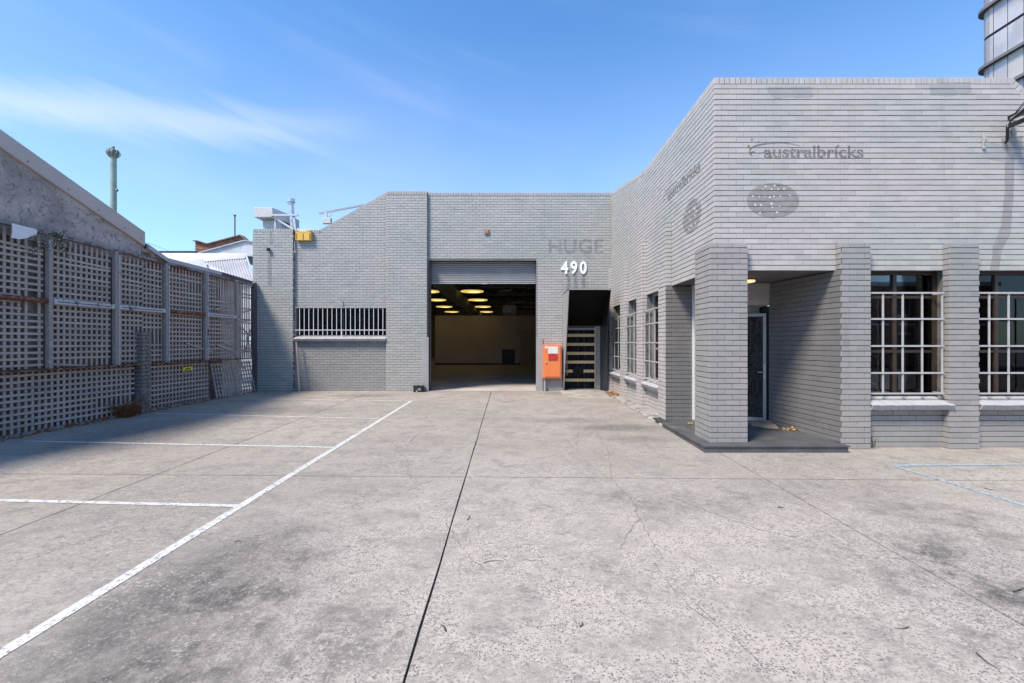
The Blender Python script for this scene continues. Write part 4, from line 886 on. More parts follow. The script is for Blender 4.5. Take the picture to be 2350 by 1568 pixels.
# ghost of the old sign: letters, swoosh, oval and glue dabs on both faces
def FU(x): return (x - AX) * YF / F - XW
def FZ(y): return HC - (y - AY) * YF / F
def fz(zx, zy): return ((2740 + zx / 3.917) / 1.634, (480 + zy / 3.917) / 1.634)
def su(x): d = XW * F / (x - AX); return YR - d
def ghost(pl, U, wall, mir=False):
    sx = lambda zx: U(FU(fz(zx, 0)[0]))
    zb = FZ(fz(0, 432)[1])
    size = (FZ(fz(0, 255)[1]) - zb) / .73
    tp = text_polys('australbricks', size, 0, 0, .006, 1.0, 1.0); xm = max(p[0] for t in tp for p in t); k = (FU(fz(1950, 0)[0]) - FU(fz(485, 0)[0])) / xm
    x0 = FU(fz(485, 0)[0]); polys = [[(U(x0 + p[0] * k), zb + p[1]) for p in t] for t in tp]
    decal(pl, polys, 'ghost letter grime', 'ghost_lettering', wall)
    sw = []
    for i in range(26):
        t0, t1 = i / 26, (i + 1) / 26
        def pt(t, o):
            ang = R(205) - t * R(165); return (U(FU(fz(690 + 420 * math.cos(ang), 0)[0])), FZ(fz(0, 345 - 125 * math.sin(ang) + o)[1]))
        wd = 14 * (1 - t0) + 4
        sw.append([pt(t0, -wd), pt(t1, -wd), pt(t1, wd), pt(t0, wd)])
    sw.append([(U(FU(fz(275, 0)[0])), FZ(fz(0, 345)[1])), (U(FU(fz(360, 0)[0])), FZ(fz(0, 345)[1])), (U(FU(fz(350, 0)[0])), FZ(fz(0, 372)[1])), (U(FU(fz(285, 0)[0])), FZ(fz(0, 380)[1]))])
    decal(pl, sw, 'ghost letter grime', 'ghost_lettering', wall)
    ovs = ellipse(su(1587), 3.97, .41, .30)
    ov = ovs if pl is pl_s else ellipse(U(FU(fz(622, 0)[0])), FZ(fz(0, 1068)[1]), abs(FU(fz(1005, 0)[0]) - FU(fz(235, 0)[0])) / 2, abs(FZ(fz(0, 810)[1]) - FZ(fz(0, 1325)[1])) / 2)
    decal(pl, [ov], 'old oval paint', 'ghost_oval', wall, .0014)
    dabs = [(515, 862, 18), (645, 848, 17), (470, 905, 10), (600, 903, 15), (697, 900, 16), (783, 897, 16), (323, 1006, 17), (420, 1013, 14), (505, 1008, 12), (575, 1020, 20), (635, 1006, 14), (730, 1004, 13), (868, 994, 14), (360, 1134, 18), (445, 1135, 18), (598, 1118, 21), (611, 1168, 14), (718, 1153, 13), (432, 1251, 17), (678, 1242, 20)]
    dabs += [(310, 345, 11), (358, 303, 9), (397, 362, 13), (318, 398, 10), (505, 395, 12), (525, 425, 16), (535, 322, 14), (630, 415, 9), (690, 418, 12), (720, 405, 15), (790, 425, 12), (920, 405, 10), (955, 425, 13), (910, 350, 10), (1010, 335, 10), (1025, 410, 13), (1135, 420, 15), (1190, 412, 11), (1120, 320, 12), (1250, 412, 13), (1255, 270, 13), (1330, 275, 12), (1195, 350, 10), (1365, 415, 10), (1395, 420, 10), (1490, 410, 11), (1510, 320, 16), (1570, 320, 11), (1570, 400, 13), (1665, 320, 9), (1800, 385, 11), (1890, 350, 12), (1905, 425, 15), (895, 240, 7), (1060, 330, 8)]
    dabs += [(random.uniform(1560, 1940), random.uniform(472, 512), random.uniform(4, 9)) for _ in range(26)]
    mb = MB(); s = YF / F / 3.917 / 1.634
    if pl is pl_s: dabs = [(x, y, r) for (x, y, r) in dabs if y < 700]
    if pl is pl_s:
        for q in range(13):
            c = (su(1587) + random.uniform(-.3, .3), 3.97 + random.uniform(-.2, .22)); pts = [(c[0] + .022 * math.cos(a), c[1] + .02 * math.sin(a)) for a in [2 * math.pi * w / 9 for w in range(9)]]
            mb.quadmesh([pl.at(u, z, .0022) for u, z in pts] + [pl.at(c[0], c[1], .007)], [(w, (w + 1) % 9, 9) for w in range(9)])
    for (x, y, r) in dabs:
        c = (U(FU(fz(x, 0)[0])), FZ(fz(0, y)[1])); kk = r * s * (.9 if y > 700 else .6)
        pts = [(c[0] + kk * random.uniform(.75, 1.15) * math.cos(a), c[1] + kk * random.uniform(.75, 1.15) * math.sin(a)) for a in [2 * math.pi * q / 9 for q in range(9)]]
        mb.quadmesh([pl.at(u, z, .0022) for u, z in pts] + [pl.at(c[0], c[1], .007)], [(q, (q + 1) % 9, 9) for q in range(9)])
    tag(mb.build('adhesive_dabs', 'adhesive', wall, smooth=True), kind='stuff')
    decal(pl, [blob(U(FU(fz(x, 0)[0])), FZ(fz(0, y)[1]), r * s) for (x, y, r) in ((265, 268, 22), (1575, 268, 20), (785, 1250, 16))], 'rust mark', 'rust_mark', wall, .0018)
    decal(pl, [blob(U(FU(fz(x, 0)[0])), FZ(fz(0, y)[1]), r * s) for (x, y, r) in ((317, 175, 18), (410, 205, 12), (1630, 1040, 10))], 'ghost letter grime', 'dark_mark', wall, .0018)
ghost(pl_f, lambda u: u, front)
# the same marks on the side wall: measured from the picture through the wall plane
def su(x): d = XW * F / (x - AX); return YR - d
a0, a1 = FU(fz(275, 0)[0]), FU(fz(1950, 0)[0]); b0, b1 = su(1523), su(1607)
ghost(pl_s, lambda u: b0 + (u - a0) * (b1 - b0) / (a1 - a0), side)
# patches of other paint and the long stain under the cable bracket
def fp(*pts): return [(FU(x), FZ(y)) for x, y in pts]
decal(pl_f, [fp((1760, 200), (1862, 198), (1866, 222), (1780, 226), (1762, 212))], 'touch up paint', 'paint_patch', front, .0012)
decal(pl_f, [fp((2133, 191), (2228, 188), (2229, 212), (2180, 221), (2136, 219))], 'touch up paint', 'paint_patch', front, .0012); decal(pl_f, [fp((2254, 336), (2278, 326), (2312, 340), (2340, 332), (2345, 364), (2300, 372), (2256, 362))], 'touch up paint', 'paint_patch', front, .0012)
decal(pl_f, [fp((2306, 355), (2328, 355), (2326, 450), (2318, 540), (2300, 570), (2292, 620), (2272, 620), (2280, 560), (2297, 520), (2306, 440))], 'wet stain', 'drip_stain', front, .0014)
decal(pl_f, [fp((2298, 318), (2346, 312), (2350, 345), (2300, 345))], 'wet stain', 'drip_stain', front, .0018)
# wall bracket with cables, and a hook plate
cb = thing('cable_bracket', P(2312, 325, 7.0), 'black service bracket with looping cables high at the right edge', 'bracket')
Yb = 6.96
MB().tube([P(2309, 327, 7.04), P(2311.5, 322, 6.98), P(2312, 310, 6.93), P(2312, 290, 6.91), P(2318, 278, 6.86), P(2330, 268, 6.78), P(2350, 252, 6.65), P(2385, 225, 6.45)], .020, 8).build('conduit', 'black plastic box', cb, smooth=True)
MB().bar(P(2314, 290, 6.99), P(2395, 258, 6.55), .05, .06).build('arm', 'black steel', cb); MB().bar(P(2316, 272, 6.97), P(2395, 236, 6.55), .06, .07).build('arm', 'black steel', cb)
MB().bar(P(2327, 288, 7.02), P(2328, 311, 7.02), .025, .045).build('foot', 'grey guard steel', cb)
for q in range(3): MB().tube([P(2311 + q * 1.5, 300, 6.93), P(2313 + q, 284 - q, 6.88), P(2321 + q * 2, 271 - q * 2, 6.83), P(2334, 262 - q * 4, 6.76), P(2360, 236 - q * 6, 6.6), P(2400, 205 - q * 9, 6.4)], .007, 6).build('cable', 'black plastic box' if q else 'adhesive', cb)
hp = thing('hook_plate', P(2258, 330, 7.04), 'small grey hook plate screwed to the brickwork left of the cable bracket', 'hook'); qa, qb = P(2258, 314, 7.03), P(2258, 341, 7.03); stick('plate', qa, qb, .035, .012, 'grey grille steel', hp, up=(0, -1, 0)); MB().tube([P(2258, 330, 7.03), P(2264, 322, 6.97), P(2262, 318, 6.95)], .007, 6).build('hook', 'grey grille steel', hp)
BRICKS[OF] = [r if not (r[0] is front and r[5] < .8) else r[:10] + (1,) for r in BRICKS[OF]]
finish_bricks(OF, 'grey painted brick')
# litter in the porch
cd = thing('cardboard_scrap', (4.45, 8.0, ZT), 'flattened brown cardboard scrap lying in front of the porch door', 'cardboard')
def por(zx, zy): X, Y = (2560 + zx / 3.672) / 1.634, (1440 + zy / 3.672) / 1.634; d = (HC - ZT) * F / (Y - AY); return Vector(((X - AX) * d / F, d, ZT + .003))
pts = [por(945, 590), (por(1180, 628)), por(1325, 636), por(1285, 585), por(1180, 560), por(950, 545)]
MB().prism([p + Vector((0, 0, .004)) for p in pts], (0, 0, .035)).build('flap', 'cardboard', cd, bevel=.006); pts = [por(1010, 545), por(1240, 565), por(1250, 545), por(1060, 528)]; MB().prism([p + Vector((0, 0, .042)) for p in pts], (0, 0, .012)).build('flap', 'cardboard', cd)
def leaf_pile(name, c, rx, ry, n, mat, label, h=.05, sz=.035):
    mb = MB()
    for _ in range(n):
        a = random.uniform(0, 6.28); r = random.random() ** .6; p = Vector((c[0] + rx * r * math.cos(a), c[1] + ry * r * math.sin(a), c[2] + .004 + random.random() ** 2 * h * (1 - r)))
        e = Euler((random.uniform(-.7, .7), random.uniform(-.7, .7), random.uniform(0, 6.3))).to_matrix(); L_ = sz * random.uniform(.6, 1.5); w = L_ * .38
        q = [Vector((-L_, 0, 0)), Vector((-L_ * .2, -w, .006)), Vector((L_, 0, 0)), Vector((-L_ * .2, w, .006))]; 
        zmin = min((e @ v).z for v in q); mb.quadmesh([p + e @ v - Vector((0, 0, min(0, zmin + p.z - c[2] - .003) if False else 0)) + Vector((0, 0, max(0, -zmin - (p.z - c[2]) + .002))) for v in q], [(0, 1, 2, 3)])
    return tag(mb.build(name, mat), label, 'leaves', kind='stuff')
p = por(1560, 640); leaf_pile('dry_leaves', (p.x, p.y, ZT), .26, .12, 90, 'pale leaf', 'heap of dry yellow brown leaves against the porch wall', .06)
leaf_pile('dry_leaves', (2.95, 13.3, zg(13.3) + .05), .18, .6, 90, 'dry leaf', 'rusty brown leaves in the corner beside the black hood', .10, .05)
p = G(1590, 1003); leaf_pile('dry_leaves', (p.x, p.y + .05, zg(p.y)), .10, .45, 60, 'dry leaf', 'brown leaf litter along the foot of the porch platform', .02)
lf_ = por(105, 552); tag(MB().obox(lf_ + Vector((0, 0, .012)), Vector((.045, 0, 0)), Vector((0, .03, .004)), Vector((0, 0, .006))).build('leaf', 'pale leaf', bevel=.005), 'single tan leaf lying on the platform behind the corner pier', 'leaf')

# ================================================================== curtain wall tower far right
TW = thing('glass_tower', (62, 55, 0), 'tall pale glass tower with curved corner and dark ledges beyond the office wing', 'tower')
FH = 3.45; X0 = 56.6; rad = 1.3; yc = 52.4
def outline(o):      # plan of the tower front: straight side, then round corner, then away
    pts = [(X0 - o, 36.0)] + [(X0 - o, 36.0 + 1.6 * i) for i in range(1, 10)] + [(X0 - o, 51.9), (X0 - o, yc)]
    pts += [(X0 + rad - (rad + o) * math.cos(t), yc + (rad + o) * math.sin(t)) for t in [R(9) * i for i in range(1, 11)]]
    pts += [(X0 + rad + 3 * i, yc + rad + o) for i in range(1, 6)]; return pts
ou = outline(0.0); zb = HC + (786 - 160) * 48.9 / F - .6   # height of the lower visible ledge
nfl = int(zb // FH); base = zb - nfl * FH
for k in range(-1, nfl + 6):
    z0_ = base + k * FH; z1_ = z0_ + FH
    if z0_ < 0 and k < 0: z0_ = 0.0
    if z1_ <= 0.4: continue
    hi = z0_ > 18
    led = MB(); a = outline(.5); b2 = outline(.0)
    for i in range(len(a) - 1):
        led.prism([(a[i][0], a[i][1], z1_ - .34), (a[i + 1][0], a[i + 1][1], z1_ - .34), (b2[i + 1][0], b2[i + 1][1], z1_ - .34), (b2[i][0], b2[i][1], z1_ - .34)], (0, 0, .34))
    if k == nfl + 1: pass
    else: led.build('ledge', 'tower ledge', TW)
    if hi and k != nfl + 1:
        sf_ = MB()
        for i in range(len(a) - 1): sf_.quadmesh([(a[i][0] + .05, a[i][1], z1_ - .343), (a[i + 1][0] + .05, a[i + 1][1], z1_ - .343), (b2[i + 1][0], b2[i + 1][1], z1_ - .343), (b2[i][0], b2[i][1], z1_ - .343)], [(0, 1, 2, 3)])
        sf_.build('soffit', 'tower soffit', TW)
    if not hi:
        mb = MB()
        for i in range(len(ou) - 1): mb.quadmesh([(*ou[i], z0_), (*ou[i + 1], z0_), (*ou[i + 1], z1_ - .34), (*ou[i], z1_ - .34)], [(0, 1, 2, 3)])
        mb.build('wall', 'tower glass', TW); continue
    for i in range(len(ou) - 1):
        p, q = ou[i], ou[i + 1]; dx, dy = q[0] - p[0], q[1] - p[1]; L_ = math.hypot(dx, dy); e = .03 / L_
        pa = (p[0] + dx * e, p[1] + dy * e); qa = (q[0] - dx * e, q[1] - dy * e)
        mat = 'tower panel' if (i + k) % 4 == 1 else 'tower glass'
        MB().quadmesh([(*pa, z0_), (*qa, z0_), (*qa, z1_ - .34), (*pa, z1_ - .34)], [(0, 1, 2, 3)]).build('panel' if mat == 'tower panel' else 'pane', mat, TW)
    bk = MB()
    for i in range(len(ou) - 1): bk.quadmesh([(ou[i][0] + .08, ou[i][1], z0_), (ou[i + 1][0] + .08, ou[i + 1][1], z0_), (ou[i + 1][0] + .08, ou[i + 1][1], z1_), (ou[i][0] + .08, ou[i][1], z1_)], [(0, 1, 2, 3)])
    bk.build('core', 'black steel', TW)

# ================================================================== lattice fence on the left
def XF(y): return -9.164 + .0403 * y
FT = Vector((.0403, 1, 0)).normalized(); FN = Vector((FT.y, -FT.x, 0))
def FP(y, z, off=0.0): return Vector((XF(y), y, z)) + FN * off
FE = thing('lattice_fence', FP(10.5, .03), 'long dark grey timber lattice fence in rusty steel frame along the left', 'fence')
YP = [6.96, 8.27, 9.58, 10.90, 12.21, 13.48]
upper = MB().prism([FP(6.9, 1.16, -.075), FP(14.42, 1.16, -.075), FP(14.42, 1.19, -.075), FP(6.9, 1.19, -.075)], FN * .20).build('shelf_angle', 'rusty steel', FE)
for i, y in enumerate(YP):
    st = MB(); st.bar(FP(y, 1.19, .05), FP(y, 3.72 - .024 * (y - 8), .05), .07, .085, up=tuple(FN)); po = st.build('post', 'grey steel with flaking paint', FE, bevel=.005)
    if i in (2, 3, 4): stick('flange', FP(y + .045, 1.19, .095), FP(y + .045, 3.6, .095), .02, .03, 'worn pale rail paint', FE, up=tuple(FN))
for i in range(len(YP)):
    a = YP[i] + .05; b = (YP[i + 1] if i + 1 < len(YP) else 14.35) - .05
    if i in (0, 3): MB().tube([FP(a, 2.47, .06), FP(b, 2.465, .06)], .045, 10).build('mid_rail', 'rusty steel', FE, smooth=True)
    elif i < 5:
        MB().bar(FP(a, 2.465, .075), FP(b, 2.46, .075), .05, .10).build('mid_rail', 'worn pale rail paint', FE, bevel=.006); stick('slot', FP(a + .06, 2.462, .1012), FP(b - .1, 2.457, .1012), .003, .014, 'black steel', FE)
def ztop(y): return 3.76 - .030 * (y - 7.55)
for i in range(len(YP)):
    a = YP[i] + .0; b = YP[i + 1] if i + 1 < len(YP) else 14.35
    MB().bar(FP(a + .052, ztop(a) + .0, .02), FP(b - .052, ztop(b), .02), .11, .05).build('top_rail', 'rust edged timber', FE); 
# laths: verticals behind, horizontals in front
laths = []
def lath(a, b, w=.043, t=.016): laths.append((Vector(a), Vector(b), w, t))
y = 6.98
while y < 14.33:
    gone = random.random() < .02
    if not any(abs(y - p) < .03 for p in YP):
        zt = ztop(y) - .04; jit = random.uniform(-.006, .006)
        if y > 13.5: lath(FP(y, 1.2, -.03 + jit), FP(y + random.uniform(-.02, .02), zt, -.03))
        elif not gone: lath(FP(y, 1.2, -.03), FP(y + jit, zt, -.03))
    y += .108
for i in range(len(YP)):
    a = YP[i] + .055; b = (YP[i + 1] if i + 1 < len(YP) else 14.36) - .055; z = 1.27; k = 0
    while z < 3.55 - .02 * i:
        aa, bb = a, b; tilt = random.uniform(-.011, .011)
        if random.random() < .05: bb = a + (b - a) * random.uniform(.35, .8)
        if random.random() < .04: tilt = random.uniform(-.06, .03)
        if i == 5 and k not in (1, 4, 6, 9, 10, 13, 16, 17): z += .115; k += 1; continue
        if i == 2 and k in (4, 5, 6): bb = a + .62 - .1 * (k - 4)
        if i == 2 and k >= 7: bb = a + .66
        if i == 2 and 7 <= k: lath(FP(a + .67, z - .03, -.012), FP(b, z - .03 + tilt, -.012))
        if i == 3 and k in (16, 17): bb = a + .7
        if i == 4 and k > 14: bb = a + .45
        if i == 0 and k in (9, 10, 11): bb = b - .35
        lath(FP(aa, z, -.012), FP(bb, z + tilt, -.012)); z += .115; k += 1
for (y0, z0_, y1, z1_) in ((13.5, 2.55, 14.3, 2.75), (13.5, 2.30, 14.3, 1.85), (13.2, 2.25, 14.3, 2.42), (13.52, 1.50, 14.3, 1.38), (13.0, 1.70, 13.45, 1.55), (12.7, 1.62, 13.4, 1.42), (13.9, 1.3, 14.2, 2.1), (12.6, 2.62, 13.45, 2.9), (11.6, 1.66, 12.5, 1.42), (13.55, 1.62, 14.36, 1.44), (13.55, 1.16, 13.95, .85), (10.95, 3.45, 11.05, 3.0)):
    lath(FP(y0, z0_, .02), FP(y1, z1_, .02))
# lower lattice
PIER = 10.28
y = 6.98
while y < 12.45:
    if not (10.10 < y < 10.50): lath(FP(y, zg(y) + .02, -.03), FP(y + random.uniform(-.004, .004), 1.16, -.03))
    y += .108
for (a, b) in ((6.9, 8.06), (8.07, 10.10), (10.52, 12.42)):
    z = 1.09; k = 0
    while z > .08:
        bb = b - (.9 if (a == 8.07 and k in (6,)) else 0) ; lath(FP(a, z + random.uniform(-.005, .005), -.012), FP(bb, z + random.uniform(-.01, .01), -.012)); z -= .1135; k += 1
# fallen panel leaning at the far end
for i in range(15):
    y = 12.50 + i * .118; s = .10 + .006 * i; lath(FP(y + s, zg(13) + .02, .10), FP(y, 1.10, .0))
for i in range(8): lath(FP(12.46 + .02 * i, 1.04 - .125 * i, -.008 + .011 * i), FP(14.28, 1.04 - .125 * i, -.008 + .011 * i))
sc = []
for i, (a, b, w, t) in enumerate(laths):
    c = (a + b) / 2; X, Y = px(c); sc.append(((b - a).length * w / c.y ** 2 * (1 if -300 < X else 0), i))
sc.sort(reverse=True); single = {i for _, i in sc[:300]}; rest = MB()
for i, (a, b, w, t) in enumerate(laths):
    d = b - a; up = FN
    if i in single: stick('lath', a, b, w, t, 'weathered grey lath', FE, up=tuple(FN))
    else: rest.bar(a, b, w, t, up=tuple(FN))
if rest.f: tag(rest.build('laths', 'weathered grey lath', FE), kind='stuff')
print('laths', len(laths))
# end sheet at the warehouse corner
MB().prism([FP(14.28, .04, .07), FP(14.47, .04, .07), FP(14.47, 3.66, .07), FP(14.28, 3.62, .07)], FN * -.05).build('end_sheet', 'dark purple steel', FE)
for z in (.4, 1.0, 1.55, 2.1, 2.7, 3.3): MB().tube([FP(14.33, z, .07), FP(14.33, z, .078)], .012, 8).build('screw', 'grey grille steel', FE)
# broken brick pier in the fence
bp = thing('brick_pier', FP(PIER, .03, .06), 'broken stub of a grey painted brick pier standing in the lattice', 'pier')
B(XF(PIER) - .10, XF(PIER) + .09, PIER - .10, PIER + .12, zg(10) + .0, 1.93).build('core', 'dark fence backing', bp)
for k in range(22):
    z = zg(10) + .02 + k * CO
    if z > 1.93: break
    for sidez in (0, 1):
        o = (k % 2) * .07
        if z < .62 and random.random() < .5: continue
        j = random.uniform(-.012, .012) if z > .62 else random.uniform(-.04, .02)
        if sidez == 0:
            segs = ((PIER - .125, PIER - .01 + o * .6), (PIER + .0 + o * .6, PIER + .13))
            for (p, q) in segs: B(XF(PIER) + .08, XF(PIER) + .125 + j, p, q - .008, z, z + BH).build('brick', 'grey steel with flaking paint' if False else 'ghost letter grime', bp, bevel=.005)
        else: B(XF(PIER) - .10, XF(PIER) + .078, PIER - .13 + j * .5, PIER - .10, z, z + BH).build('brick', 'ghost letter grime', bp, bevel=.005)
# parking sign
ys = thing('parking_sign', FP(11.55, 1.0, .02), 'small yellow customer parking sign fixed on the lower lattice', 'sign')
D0 = 9.164 / ((1182 - 419) / F + .0403); D1 = 9.164 / ((1182 - 441) / F + .0403); zt_ = HC - (843.6 - AY) * D0 / F; zb_ = HC - (853.5 - AY) * D0 / F
MB().prism([FP(D0, zb_, .012), FP(D1, zb_ + .01, .012), FP(D1, zt_ + .01, .012), FP(D0, zt_, .012)], FN * -.006).build('plate', 'sign yellow', ys)
spl = Plane((XF(D0), D0), (FT.x, FT.y), (FN.x, FN.y)); wS = D1 - D0; hS = zt_ - zb_
t1 = text_polys('Customer', hS * .42, wS / 2, zb_ + hS * .56, .002, 1.0, 1.0, 0, 'CENTER'); t2 = text_polys('Parking Only', hS * .42, wS / 2, zb_ + hS * .16, .002, 1.0, 1.0, 0, 'CENTER')
decal(spl, t1 + t2, 'ink', 'lettering', ys, .0145, courses=False)

# ================================================================== neighbour's rendered building behind the fence
NB = thing('rendered_building', FP(8, 0, -.5), 'rough grey rendered gable wall with metal capping behind the lattice fence', 'building')
def NP(y, z, off=0.0): return FP(y, z, -.105 + off)
Y1 = 10.38
def gz(y): return 5.36 - .377 * (y - 7.645)
MB().prism([NP(3.0, 3.62), NP(Y1, 3.55), NP(Y1, gz(Y1) - .2), NP(7.3, gz(7.3) - .2), NP(3.0, gz(7.3) - 1.82)], FN * -.25).build('wall', 'rough grey render', NB)  # apex lies out of view, shaped to narrow the shadow on the yard
MB().prism([NP(3.0, -.05, -.02), NP(13.1, -.05, -.02), NP(13.1, 3.50, -.02), NP(3.0, 3.62, -.02)], FN * -.25).build('base_wall', 'dark fence backing', NB)
MB().prism([NP(Y1 + .05, gz(Y1 + .05), .06), NP(7.3, gz(7.3), .06), NP(7.3, gz(7.3) - .31, .06), NP(Y1 + .05, gz(Y1) - .36, .06)], FN * -.45).build('capping', 'grey metal capping', NB, bevel=.01)
MB().prism([NP(7.28, gz(7.3), .06), NP(3.0, gz(7.3) - 1.62, .06), NP(3.0, gz(7.3) - 1.93, .06), NP(7.28, gz(7.3) - .31, .06)], FN * -.45).build('capping', 'grey metal capping', NB)
for (y, o) in ((8.0, .06), (8.7, .055), (9.3, .06), (9.9, .055), (10.3, .06)): MB().tube([NP(y, gz(y) - .24, .058), NP(y, gz(y) - .24, .068)], .012, 8).build('screw', 'black steel', NB)
MB().prism([NP(3.0, 3.0, -.25), NP(Y1 + .02, 3.0, -.25), NP(Y1 + .02, gz(Y1) - .15, -.25), NP(7.3, gz(7.3) - .15, -.25), NP(3.0, gz(7.3) - 1.77, -.25)], (-6.0, 0, 0)).build('roof', 'grey metal capping', NB)
# low brick wall with metal flashing after the gable
LW = thing('low_brick_wall', FP(11.5, 0, -.3), 'crumbling red brick wall topped with light metal flashing behind the fence', 'wall')
MB().prism([NP(Y1 + .02, 3.3), NP(13.3, 3.3), NP(13.3, 3.72), NP(11.07, 3.75), NP(Y1 + .1, 3.98), NP(Y1 + .02, 3.98)], FN * -.2).build('core', 'old mortar', LW)
for k in range(8):
    z = 3.45 + k * .082; y = Y1 + .03 + (k % 2) * .1
    while y < 12.6:
        L_ = random.uniform(.17, .24); tz = 3.96 - .34 * max(0, y + L_ - Y1 - .1) if y < 11.0 else 3.70
        if z + .07 < tz: MB().prism([NP(y, z, .015), NP(y + L_ - .012, z, .015), NP(y + L_ - .012, z + .07, .015), NP(y, z + .07, .015)], FN * (-.05 + random.uniform(0, .015))).build('brick', 'red brick', LW, bevel=.008)
        y += L_
for (a, za, b, zb_2, m) in ((Y1 + .12, 4.04, 11.07, 3.815, 'light metal flashing'), (11.075, 3.815, 12.97, 3.775, 'light metal flashing'), (12.975, 3.775, 14.35, 3.70, 'dark purple steel')):
    MB().prism([NP(a, za, .07), NP(b, zb_2, .07), NP(b, zb_2 - .11, .08), NP(a, za - .11, .08)], FN * -.32).build('flashing', m, LW)
MB().prism([NP(Y1 + .06, 4.02, .02), NP(Y1 + .13, 4.06, .02), NP(Y1 + .13, 3.95, .02), NP(Y1 + .06, 3.92, .02)], FN * -.2).build('flashing', 'black steel', LW)
MB().prism([NP(13.12, -.05, -.30), NP(14.40, -.05, -.30), NP(14.40, 3.70, -.30), NP(13.12, 3.70, -.30)], FN * -.05).build('white_sheet', 'white sheet behind fence', LW)
# green vent pipe with a turban cowl
vp = thing('vent_pipe', P(260, 487, 10.9), 'pale green vent pipe with dark ribbed cowl rising behind the gable capping', 'vent pipe')
a = P(260.5, 520, 10.9); b = P(260, 362, 10.9); MB().tube([a, b], .066, 16).build('pipe', 'green vent pipe', vp, smooth=True)
MB().tube([P(260.5, 488, 10.9) + Vector((0, 0, -.06)), P(260.5, 488, 10.9)], .082, 16).build('collar', 'cardboard', vp); 
MB().lathe(b, [(.062, -.02), (.080, .02), (.118, .08), (.122, .13), (.10, .18), (.05, .215), (.02, .225)], 18).build('cowl', 'dark cowl metal', vp, smooth=True); MB().lathe(b + Vector((0, 0, .235)), [(.02, 0), (.035, .02), (.02, .05), (.008, .055)], 10).build('knob', 'dark cowl metal', vp, smooth=True)
for k in range(10):
    t = 2 * math.pi * k / 10; MB().tube([b + Vector((r * math.cos(t + z * 2), r * math.sin(t + z * 2), z)) for r, z in ((.07, .0), (.105, .04), (.133, .085), (.136, .13), (.112, .18), (.05, .22))], .008, 5).build('rib', 'green vent pipe', vp)
MB().tube([P(267, 434, 10.85), P(269, 438, 10.84)], .03, 8).build('stub', 'dark cowl metal', vp)
# roofs further back
NR = thing('corrugated_roof_shed', P(500, 640, 17), 'shed with grey corrugated iron roof behind the fence corner', 'shed')
A_, B_, C_ = P(468.6, 600, 19.5), P(561.5, 592.5, 19.5), P(583, 646, 17.0); D_ = A_ + (C_ - B_) * 1.0
nrm = (B_ - A_).cross(D_ - A_).normalized(); nrm = nrm if nrm.z > 0 else -nrm; n = 17 * 6; mb = MB(); vs = []
for i in range(n + 1):
    t = i / n; h = .028 * math.sin(2 * math.pi * i / 6); vs += [A_ + (B_ - A_) * t + nrm * h, D_ + (C_ - D_) * t + nrm * h]
mb.quadmesh(vs, [(2 * i, 2 * i + 2, 2 * i + 3, 2 * i + 1) for i in range(n)]); mb.build('roof_sheet', 'grey corrugated roof', NR, smooth=True)
MB().prism([P(465, 593, 19.45), P(561.5, 581, 19.45), P(563, 592.5, 19.40), P(468.6, 600.5, 19.40)], (.02, .10, -.03)).build('ridge_flashing', 'white roof sheet', NR)
MB().prism([P(561.5, 581, 19.44), P(565, 582, 19.4), P(588, 647, 16.9), P(580, 642, 16.95)], (0, .05, -.05)).build('barge_board', 'white painted metal', NR)
MB().prism([P(440, 612, 18.5), P(470, 600, 19.6), P(562, 594, 19.7), P(585, 648, 17.1), P(470, 660, 17.2)], (0, .1, -2.0)).build('wall', 'pale board wall', NR)
MB().prism([P(455, 594, 18.9), P(466, 593, 18.9), P(488, 640, 17.2), P(440, 625, 17.6), P(415, 606, 18.4)], (0, .05, -.05)).build('lean_to_sheet', 'light metal flashing', NR)
WR = thing('white_roof_building', P(440, 590, 24), 'low white roofed building behind the corrugated shed', 'building')
MB().prism([P(350, 580.5, 24), P(562, 582, 24), P(566, 600, 22.6), P(330, 616, 22.6)], (0, .05, -.06)).build('roof', 'white roof sheet', WR); MB().bar(P(345, 578.5, 24.1), P(450, 578.5, 24.1), .10, .09).build('ridge', 'black steel', WR)
MB().prism([P(330, 616, 22.7), P(566, 600, 22.7), P(566, 800, 22.7), P(330, 800, 22.7)], (0, .2, 0)).build('wall', 'pale board wall', WR)
GB = thing('red_brick_parapet', P(500, 575, 27), 'red brick parapet wall of a gabled roof far behind the shed', 'parapet')
k27 = 27 / F
core = MB().prism([P(448.5, 585, 27.05), P(448.5, 555, 27.05), P(458, 555, 27.05), P(480, 562, 27.05), P(556, 542, 27.05), P(571, 555, 27.05), P(560, 585, 27.05)], (0, .3, 0)).build('core', 'old mortar', GB)
pg = [(448.5, 585), (448.5, 554.6), (458, 554.6), (480, 561.5), (555, 541.6), (570.5, 554.5), (571, 572), (480, 585)]
row = 0; y = 585.0
while y > 541:
    x = 448 + (row % 2) * 4.2
    while x < 572:
        poly = [(x + .2, y), (x + 8.0, y), (x + 8.0, y - 2.75), (x + .2, y - 2.75)]
        cen = (x + 4, y - 1.4); ins = False; j = len(pg) - 1
        for i in range(len(pg)):
            if (pg[i][1] > cen[1]) != (pg[j][1] > cen[1]) and cen[0] < (pg[j][0] - pg[i][0]) * (cen[1] - pg[i][1]) / (pg[j][1] - pg[i][1]) + pg[i][0]: ins = not ins
            j = i
        if ins: MB().prism([P(a, b, 27.05) for a, b in poly], (0, -.03 - random.uniform(0, .012), 0)).build('brick', 'red brick', GB)
        x += 8.4
    y -= 3.1; row += 1
